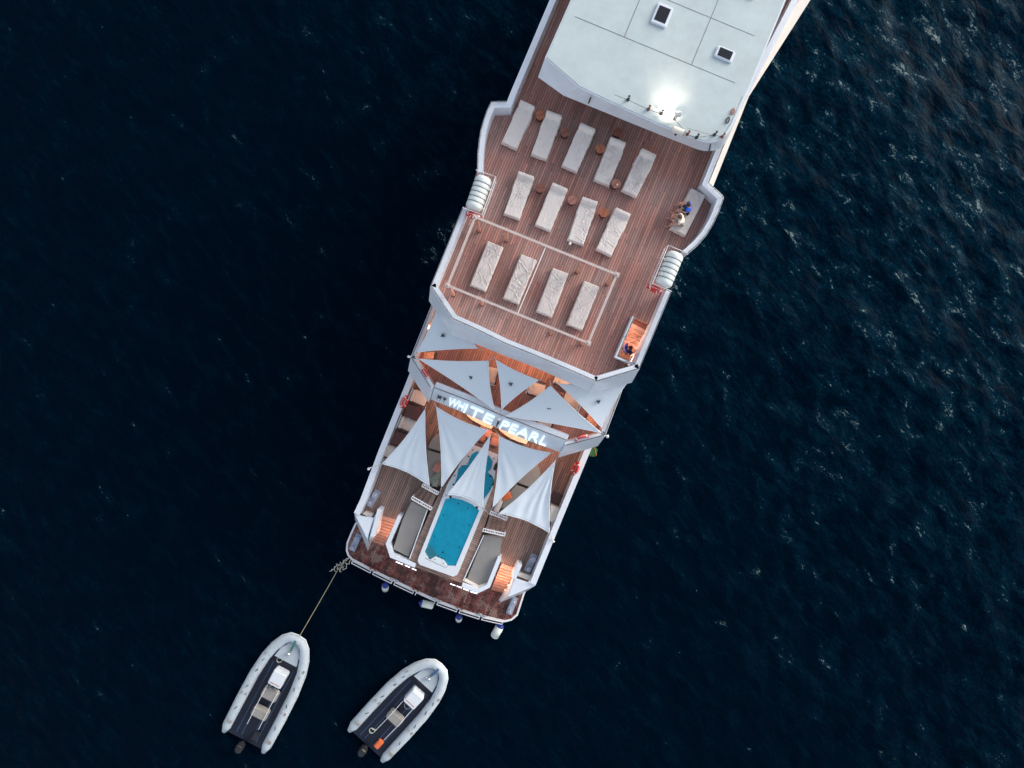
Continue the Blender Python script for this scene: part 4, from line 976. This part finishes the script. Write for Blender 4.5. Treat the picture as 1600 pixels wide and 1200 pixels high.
def table(q, z, lb):
    c = sum(PL(q, z), Vector()) / 4; e = empty('deck_table', lb, 'table', (c.x, c.y, Z_MAIN), 0, 'dark varnished tables by the left bulwark')
    o = -Vector((c.x, c.y, Z_MAIN)); bm = bmesh.new(); prism(bm, [p + o for p in PL(q, z)], z - Z_MAIN - .05); obj('table_top', bm, M['mahog'], e)
    for p in PL(q, z):
        r = (p - c) * .8; bm = bmesh.new(); cyl(bm, (r.x, r.y, 0), (r.x, r.y, z - Z_MAIN - .05), .03); obj('leg', bm, M['mahog'], e)
table([(631, 649), (638.5, 631), (664, 639), (650, 658)], 3.3, 'dark red varnished table between the first and second left-hand chairs')
table([(611, 692), (620, 674.5), (640, 680), (628, 700)], 3.3, 'dark red varnished table between the second and third left-hand chairs')
# ------------------------------------------------------------------ bollards
def bollard(p1, p2, z, lb):
    a, b = P(*p1, z + .38), P(*p2, z + .38); c = (a + b) / 2; c.z = z; d = b - a
    e = empty('bollard', lb, 'bollard', c, math.atan2(d.y, d.x), 'twin mooring bollards'); h = d.length / 2
    bm = bmesh.new(); box(bm, (0, 0, .03), h * 2 + .45, .34, .06); bmesh.ops.bevel(bm, geom=bm.edges[:], offset=.02, segments=2, affect='EDGES'); obj('base_plate', bm, M['lilac'], e)
    for s_, r in ((-h, .155), (h, .13)):
        bm = bmesh.new(); cyl(bm, (s_, 0, .06), (s_, 0, .32), r * .75, r * .65, seg=16); cyl(bm, (s_, 0, .32), (s_, 0, .38), r, r * .95, seg=20); bmesh.ops.create_cone(bm, cap_ends=True, segments=16, radius1=r * .5, radius2=r * .3, depth=.03, matrix=Matrix.Translation((s_, 0, .395))); obj('bollard_head', bm, M['lilac'], e)
bollard((585.5, 774), (577.5, 787.5), Z_MAIN, 'pale twin bollards on the main deck inside the left bulwark')
bollard((556.5, 843), (550, 857), Z_PLAT, 'pale twin bollards on the left corner of the dark swim platform')
bollard((833, 875), (826, 890), Z_MAIN, 'pale twin bollards on the main deck inside the right bulwark')
bollard((803, 942), (797, 957), Z_PLAT, 'pale twin bollards on the right corner of the dark swim platform')
# ------------------------------------------------------------------ fenders
def fender(px, py, z, rz, tilt, L, r, lb):
    e = empty('fender', lb, 'fender', P(px, py, z), 0, 'white fenders with blue ends'); e.rotation_euler = (0, tilt, rz)
    bm = bmesh.new(); cyl(bm, (-L / 2, 0, 0), (L / 2, 0, 0), r, seg=20); bmesh.ops.create_uvsphere(bm, u_segments=20, v_segments=10, radius=r, matrix=Matrix.Translation((L / 2, 0, 0)) @ Matrix.Diagonal((.6, 1, 1, 1)))
    obj('fender_body', bm, M['fender'], e, True)
    bm = bmesh.new(); bmesh.ops.create_uvsphere(bm, u_segments=20, v_segments=10, radius=r * .99, matrix=Matrix.Translation((-L / 2, 0, 0)) @ Matrix.Diagonal((.8, 1, 1, 1))); cyl(bm, (-L / 2 - r * .6, 0, 0), (-L / 2 - r, 0, 0), .05); obj('end_cap', bm, M['fblue'], e, True)
fender(602, 917.5, .3, R(-105), R(55), .62, .19, 'white fender hanging from the left half of the stern, blue top')
fender(667, 944.5, .45, R(-15), R(5), .55, .2, 'white fender lying level against the middle of the stern, blue left end')
fender(717, 966, .3, R(-100), R(55), .5, .18, 'white fender hanging right of the stern middle, blue top')
fender(777, 986, .2, R(-118), R(8), .62, .24, 'largest white fender floating free below the right stern corner')
rope([P(786, 972, .8), P(784.5, 977, .5), P(782.5, 980, .35)], .03, 'fblue', 'short blue lanyard holding the largest fender')
# ------------------------------------------------------------------ green side cover
gr = empty('side_cover', 'green padded cover hanging outside the right bulwark below the upper deck corner', 'cover', P(925, 707, 3.0))
bm = bmesh.new(); q = PL([(914, 702), (928, 697), (934.5, 702), (932, 712), (928, 714.5), (919, 712)], 3.3); g0 = gr.location
prism(bm, [p - g0 for p in q], .0); bmesh.ops.bevel(bm, geom=bm.edges[:], offset=.04, segments=2, affect='EDGES'); obj('padding', bm, M['green'], gr)
bm = bmesh.new(); tube(bm, [q[1] - g0 + Vector((0, 0, .02)), q[3] - g0 + Vector((0, 0, .02))], .012); obj('piping', bm, M['orange'], gr)
# ------------------------------------------------------------------ mooring lines
h0 = P(546, 871, 1.05)
pts = []
for i in range(26):
    f = i / 25; p = h0.lerp(P(515, 893, .35), f); pts.append(p + Vector((math.sin(i * 1.7) * .13 * math.sin(math.pi * f), math.cos(i * 2.3) * .12 * math.sin(math.pi * f), .05 * math.sin(i * 3))))
rope(pts, .022, 'rope_w', 'tangled white line hanging off the left corner of the swim platform')
pts = []
for i in range(22):
    f = i / 21; p = P(549, 874, 1.0).lerp(P(520, 890, .3), f); pts.append(p + Vector((math.cos(i * 1.9) * .10 * math.sin(math.pi * f), math.sin(i * 1.3 + 1) * .16 * math.sin(math.pi * f) - .25 * math.sin(math.pi * f), 0)))
rope(pts, .02, 'rope_w', 'second tangled line looping under the first beside the swim platform')
rope(sag(P(528, 890, .5), P(468, 994, .85), 14, .12), .022, 'rope', 'straight yellowish towline from the swim platform to the inflatable boat', name='towline')
rope(sag(h0, P(528, 890, .5), 6, .05), .02, 'rope', 'short yellowish bridle between platform corner and towline')
# ------------------------------------------------------------------ inflatable boats
def rib(bowpx, ang, L, lb, second=False):
    b = P(*bowpx, .55); d = Vector((math.cos(ang), math.sin(ang), 0)); c = b - d * (L * .5)
    e = empty('inflatable_boat', lb, 'boat', (c.x, c.y, .0), ang, 'grey inflatable tenders'); W = 1.24
    def half(s_):
        out = []
        for x, y, z, r in ((-.5, 1.0, .42, .12), (-.44, 1.0, .42, .26), (-.2, 1.02, .43, .28), (.05, 1.0, .46, .28), (.22, .90, .52, .27), (.33, .74, .58, .265), (.42, .50, .64, .255), (.462, .26, .68, .25), (.468, .0, .69, .245)):
            out.append((Vector((x * L, y * W * s_, z)), r))
        return out
    path = half(1) + half(-1)[::-1][1:]
    bm = bmesh.new(); rings = []; n = len(path)
    for i, (p, r) in enumerate(path):
        a = path[max(0, i - 1)][0]; q = path[min(n - 1, i + 1)][0]; t = (q - a).normalized(); x = Vector((0, 0, 1)).cross(t).normalized(); y = t.cross(x)
        rings.append([bm.verts.new(p + x * (r * math.cos(k * math.pi / 8)) + y * (r * math.sin(k * math.pi / 8))) for k in range(16)])
    for A, B in zip(rings[:-1], rings[1:]):
        for k in range(16): bm.faces.new((A[k], A[(k + 1) % 16], B[(k + 1) % 16], B[k]))
    bm.faces.new(rings[0][::-1]); bm.faces.new(rings[-1]); obj('tube', bm, M['rib'], e, True)
    # rubbing strake and blue lacing inside the tube
    for off_, z_, r_, m_ in ((.24, -.02, .035, 'white_tube'), (-.25, .06, .018, 'rib_trim')):
        bm = bmesh.new(); l = []
        for i, (p, r) in enumerate(path):
            a = path[max(0, i - 1)][0]; q = path[min(n - 1, i + 1)][0]; t = (q - a).normalized(); x = Vector((0, 0, 1)).cross(t).normalized()
            sgn = 1 if x.dot(p - Vector((-.1 * L, 0, 0))) > 0 else -1; l.append(p + x * sgn * off_ + Vector((0, 0, z_)))
        l = l[1:-1]; tube(bm, l, r_, 6); obj('rubbing_strake' if off_ > 0 else 'lacing', bm, M[m_], e, True)
    # grab handles
    for s_ in (1, -1):
        for x, y in ((-.25, 1.02), (-.05, 1.02), (.1, .97), (.2, .93), (.3, .82), (.36, .68)):
            bm = bmesh.new(); bar(bm, (x * L - .09, y * W * s_, .76), (x * L + .09, (y - .06) * W * s_, .78), .035, .04); obj('grab_handle', bm, M['dark'], e)
    hullp = [(-.49, .86), (-.1, .9), (.1, .84), (.28, .62), (.38, .38), (.43, .0)]
    top = [Vector((x * L, y * W, .36)) for x, y in hullp] + [Vector((x * L, -y * W, .36)) for x, y in hullp[::-1][1:]]
    bm = bmesh.new(); prism(bm, top, bot=[Vector((p.x * .96, p.y * .35, -.35)) for p in top]); obj('hull', bm, M['navy_floor'], e)
    bm = bmesh.new(); prism(bm, [Vector((x * L, y * W, .62)) for x, y in ((.26, .55), (.34, .46), (.43, .16), (.43, -.16), (.34, -.46), (.26, -.55))], .37); obj('bow_deck', bm, M['rib'], e)
    bm = bmesh.new(); bar(bm, (.36 * L, 0, .68), (.47 * L, 0, .96), .12, .03); obj('bow_strap', bm, M['rib_trim'] if second else mat('green_strap', (.05, .22, .16), .7), e)
    bm = bmesh.new(); cyl(bm, (.34 * L, 0, .62), (.34 * L, 0, .82), .07, .1); ball(bm, (.34 * L, 0, .86), .1); ball(bm, (.325 * L, .12, .7), .08); obj('anchor_roller', bm, M['steel'], e)
    bm = bmesh.new(); box(bm, (.13 * L, -.1, .72), .85, .78, .7); bmesh.ops.bevel(bm, geom=bm.edges[:], offset=.05, segments=2, affect='EDGES'); cs = obj('console', bm, M['shell'], e)
    bm = bmesh.new(); box(bm, (.09 * L, -.1, 1.075), .03, .6, .012); obj('console_seam', bm, M['wood'], cs)
    bm = bmesh.new(); tube(bm, [(.05 * L + .14 * math.cos(a), -.1 + .18 * math.sin(a), 1.0) for a in [i * math.pi / 6 for i in range(12)]], .018, 6, True); obj('steering_wheel', bm, M['steel'], e)
    # floor boards, tow line coil, loose gear
    bm = bmesh.new()
    for y in (-.62, -.31, .31, .62): bar(bm, (-.46 * L, y, .366), (.2 * L, y, .366), .025, .012)
    obj('floor_rib', bm, M['rib_trim'], e)
    rr_ = random.Random(5 if second else 9); bm = bmesh.new(); cx, cy = (-.36 * L, .35) if second else (.235 * L, .38)
    tube(bm, [(cx + (.10 + .012 * (i % 9)) * math.cos(i * .7) + rr_.uniform(-.02, .02), cy + (.10 + .012 * (i % 9)) * math.sin(i * .7), .39 + i * .0015) for i in range(46)], .014, 5); obj('rope_coil', bm, M['rope_w'], e)
    bm = bmesh.new(); box(bm, (-.40 * L, -.45, .50), .5, .3, .25); bmesh.ops.bevel(bm, geom=bm.edges[:], offset=.04, segments=2, affect='EDGES'); obj('fuel_tank', bm, M['orange'] if second else M['dark'], e)
    for x in (-.38, -.12, .12, .26):
        for s_ in (1, -1):
            bm = bmesh.new(); y_ = 1.24 * (1.0 if x < .1 else .95 if x < .2 else .86); box(bm, (x * L, y_ * s_, .70 if x < .2 else .78), .16, .34, .02, Matrix.Rotation(R(6) * s_, 3, 'X')); obj('tube_patch', bm, M['grey_cush'], e)
    bm = bmesh.new()
    for y in (-.45, .25): tube(bm, [(.05 * L, y, .9), (-.1 * L, y, 1.0), (-.32 * L, y, .8)], .016, 6)
    obj('grab_rail', bm, M['white_tube'], e)
    for x in ((-.12,) if second else (-.03, -.2)):
        bm = bmesh.new(); box(bm, (x * L, -.1, .62), .55, .9, .5); bmesh.ops.bevel(bm, geom=bm.edges[:], offset=.06, segments=3, affect='EDGES'); obj('seat', bm, M['grey_cush'], e)
    bm = bmesh.new(); box(bm, (-.52 * L, 0, .75), .5, .38, .6); bmesh.ops.bevel(bm, geom=bm.edges[:], offset=.09, segments=3, affect='EDGES'); box(bm, (-.54 * L, 0, .1), .2, .12, .8); obj('outboard_motor', bm, M['dark'], e)
    return e
rib((468, 992), math.atan2(.80, .42), 6.8, 'grey inflatable boat at the end of the yellowish towline')
rib((690, 1037), math.atan2(.72, .66), 6.3, 'grey inflatable boat lying below the middle of the stern, without towline', True)
# ------------------------------------------------------------------ people
def skin_mesh(name, pts, edges, mat_, parent, root=0, sub=1):
    me = bpy.data.meshes.new(name); me.from_pydata([p[0] for p in pts], edges, []); o = bpy.data.objects.new(name, me); COL.objects.link(o)
    me.materials.append(mat_); o.parent = parent
    m = o.modifiers.new('skin', 'SKIN'); m.use_smooth_shade = True
    for i, p in enumerate(pts):
        v = me.skin_vertices[0].data[i]; r = p[1]; v.radius = (r, r) if not isinstance(r, tuple) else r; v.use_root = (i == root)
    s = o.modifiers.new('sub', 'SUBSURF'); s.levels = s.render_levels = sub + 1
    return o
def person(label, J, skin, shirt, shorts, hair, loc_, rz, bare=False):
    """J: joints in local space, x = forward"""
    e = empty('person', label, 'person', loc_, rz)
    V = Vector; pts = []; ed = []; ix = {}
    def add(k, p, r, par=None):
        ix[k] = len(pts); pts.append((V(p), r))
        if par is not None: ed.append((ix[par], ix[k]))
    pel, chest, neck, head = V(J['pelvis']), V(J['chest']), V(J['neck']), V(J['head'])
    add('pel', pel, .125); add('wa', pel.lerp(chest, .5), .115, 'pel'); add('ch', chest, .135, 'wa'); add('ne', neck, .055, 'ch'); add('ch2', neck.lerp(head, .45), .06, 'ne'); add('hd', head, .093, 'ch2'); add('ht', head + (head - neck).normalized() * .09, .07, 'hd')
    for s_ in ('L', 'R'):
        sh, el, wr, hn = (V(J[k + s_]) for k in ('sh', 'el', 'wr', 'hn')); add('sh' + s_, sh, .06, 'ch'); add('el' + s_, el, .042, 'sh' + s_); add('wr' + s_, wr, .028, 'el' + s_); add('pm' + s_, wr.lerp(hn, .55), .034, 'wr' + s_)
        d = (hn - wr).normalized(); sd_ = d.cross(V((0, 0, 1))); sd_ = sd_.normalized() if sd_.length > .1 else V((0, 1, 0))
        for fi, (o_, ln) in enumerate(((-.03, .06), (-.01, .075), (.01, .07), (.03, .055))):
            b_ = wr.lerp(hn, .8) + sd_ * o_; add(f'f{fi}' + s_, b_, .011, 'pm' + s_); add(f'g{fi}' + s_, b_ + d * ln + V((0, 0, -.018)), .008, f'f{fi}' + s_)
        add('t' + s_, wr.lerp(hn, .45) + sd_ * .05, .012, 'pm' + s_); add('tt' + s_, wr.lerp(hn, .9) + sd_ * .07, .009, 't' + s_)
        hi, kn, an, to = (V(J[k + s_]) for k in ('hip', 'kn', 'an', 'to')); add('hi' + s_, hi, .09, 'pel'); add('kn' + s_, kn, .058, 'hi' + s_); add('ca' + s_, kn.lerp(an, .35), .055, 'kn' + s_); add('an' + s_, an, .038, 'ca' + s_); add('to' + s_, to, .035, 'an' + s_)
    skin_mesh('body', pts, ed, skin, e)
    # face: nose, eyes, ears
    up = (head - neck).normalized(); fw = V(J.get('face', (1, 0, -.2))).normalized(); fw = (fw - up * fw.dot(up)).normalized(); lf = up.cross(fw)
    bm = bmesh.new(); ball(bm, head + fw * .098 - up * .01, .018); ball(bm, head + lf * .088, .022, seg=8); ball(bm, head - lf * .088, .022, seg=8); ball(bm, head + fw * .085 - up * .045, .02, 1, 1, .5); obj('face', bm, skin, e, True)
    bm = bmesh.new(); ball(bm, head + fw * .085 + lf * .032 + up * .02, .012, seg=8); ball(bm, head + fw * .085 - lf * .032 + up * .02, .012, seg=8); obj('eyes', bm, M['dark'], e)
    bm = bmesh.new(); ball(bm, head + up * .045 - fw * .018, .105, 1, .95, .85, None, 16); obj('hair', bm, hair, e, True)
    # shirt and shorts: slightly larger skins over the same joints
    if not bare:
        sp = [(pel + V((0, 0, .03)), .14), (pel.lerp(chest, .5), .135), (chest, .155), (chest.lerp(neck, .75), .09)]; se = [(0, 1), (1, 2), (2, 3)]
        for s_ in ('L', 'R'):
            k = len(sp); sp += [(V(J['sh' + s_]), .078), (V(J['sh' + s_]).lerp(V(J['el' + s_]), .7), .062)]; se += [(2, k), (k, k + 1)]
        skin_mesh('shirt', sp, se, shirt, e)
    sp = [(pel + V((0, 0, -.01)), .145)]; se = []
    for s_ in ('L', 'R'):
        k = len(sp); hi, kn = V(J['hip' + s_]), V(J['kn' + s_]); sp += [(hi, .108), (hi.lerp(kn, .7), .082)]; se += [(0, k), (k, k + 1)]
    skin_mesh('shorts', sp, se, shorts, e)
    return e
def seated(lean=.12, armL=((.15, .25, .45), (.35, .17, .33), (.42, .1, .3)), armR=((.12, -.27, .42), (.32, -.2, .3), (.4, -.13, .3)), spread=.17, fy=.0, feet=.45):
    pz = .13
    J = dict(pelvis=(0, 0, pz), chest=(lean * .7, 0, pz + .36), neck=(lean, 0, pz + .55), head=(lean + .06, 0, pz + .70))
    J.update(shL=(lean * .9, .19, pz + .45), shR=(lean * .9, -.19, pz + .45), hipL=(.04, .1, pz), hipR=(.04, -.1, pz), knL=(.46, spread, pz + .03), knR=(.46, -spread, pz + .03),
             anL=(feet, spread + fy, -.33), anR=(feet, -spread + fy, -.33), toL=(feet + .19, spread + fy + .03, -.345), toR=(feet + .19, -spread + fy - .03, -.345), face=(1, 0, -.5))
    for s_, a in (('L', armL), ('R', armR)):
        J['el' + s_], J['wr' + s_], J['hn' + s_] = [Vector((v[0], v[1], v[2] + 0)) for v in a]
        J['hn' + s_] = J['wr' + s_] + (J['hn' + s_] - J['wr' + s_]).normalized() * .10
    return J
face_dir = math.atan2(-NX.y, -NX.x)    # towards the middle of the ship
pz = Z_SUN + .38
p1 = person('person in a bright blue shirt and black shorts sitting on the sunbed edge', seated(), M['skin'], M['blue'], M['black'], M['hair'], Vector((*P(1077, 327, pz + .3).xy, pz)), face_dir + R(4))
p2 = person('person in a cream shirt and pale shorts sitting beside the one in blue', seated(lean=.22, armL=((.24, .24, .4), (.42, .1, .34), (.5, .02, .3)), armR=((.2, -.24, .38), (.42, -.22, .28), (.5, -.18, .25))), M['skin'], M['wshirt'], M['shorts'], M['hair2'], Vector((*P(1067.5, 345, pz + .3).xy, pz)), face_dir + R(14))
J = dict(pelvis=(0, 0, .92), chest=(.05, 0, 1.27), neck=(.10, 0, 1.46), head=(.15, 0, 1.60), shL=(.08, .19, 1.38), shR=(.08, -.19, 1.38), elL=(.30, .25, 1.25), wrL=(.50, .17, 1.36), hnL=(.58, .13, 1.42), elR=(-.05, -.30, 1.12), wrR=(.12, -.36, .92), hnR=(.18, -.37, .86),
         hipL=(.02, .1, .9), hipR=(.02, -.1, .9), knL=(.22, .12, .62), knR=(-.02, -.11, .5), anL=(.2, .12, .30), anR=(-.16, -.11, .08), toL=(.38, .14, .27), toR=(.02, -.13, .04), face=(1, 0, -.2))
person('person in a navy top with dark hair climbing the warm lit stair', J, M['skin'], M['navy'], M['black'], M['hair'], Vector((*P(980, 547, 7.2).xy, 5.82)), R(40))
# phone held by the person in blue
bm = bmesh.new(); box(bm, (0, 0, 0), .15, .075, .009); bmesh.ops.bevel(bm, geom=bm.edges[:], offset=.003, segments=1, affect='EDGES'); o = obj('phone', bm, [M['dark']]); o.location = Vector((*P(1062.5, 325, pz + .33).xy, pz + .33)); o.rotation_euler = (0, R(-20), face_dir); tag(o, 'dark phone held by the person in the blue shirt', 'phone')
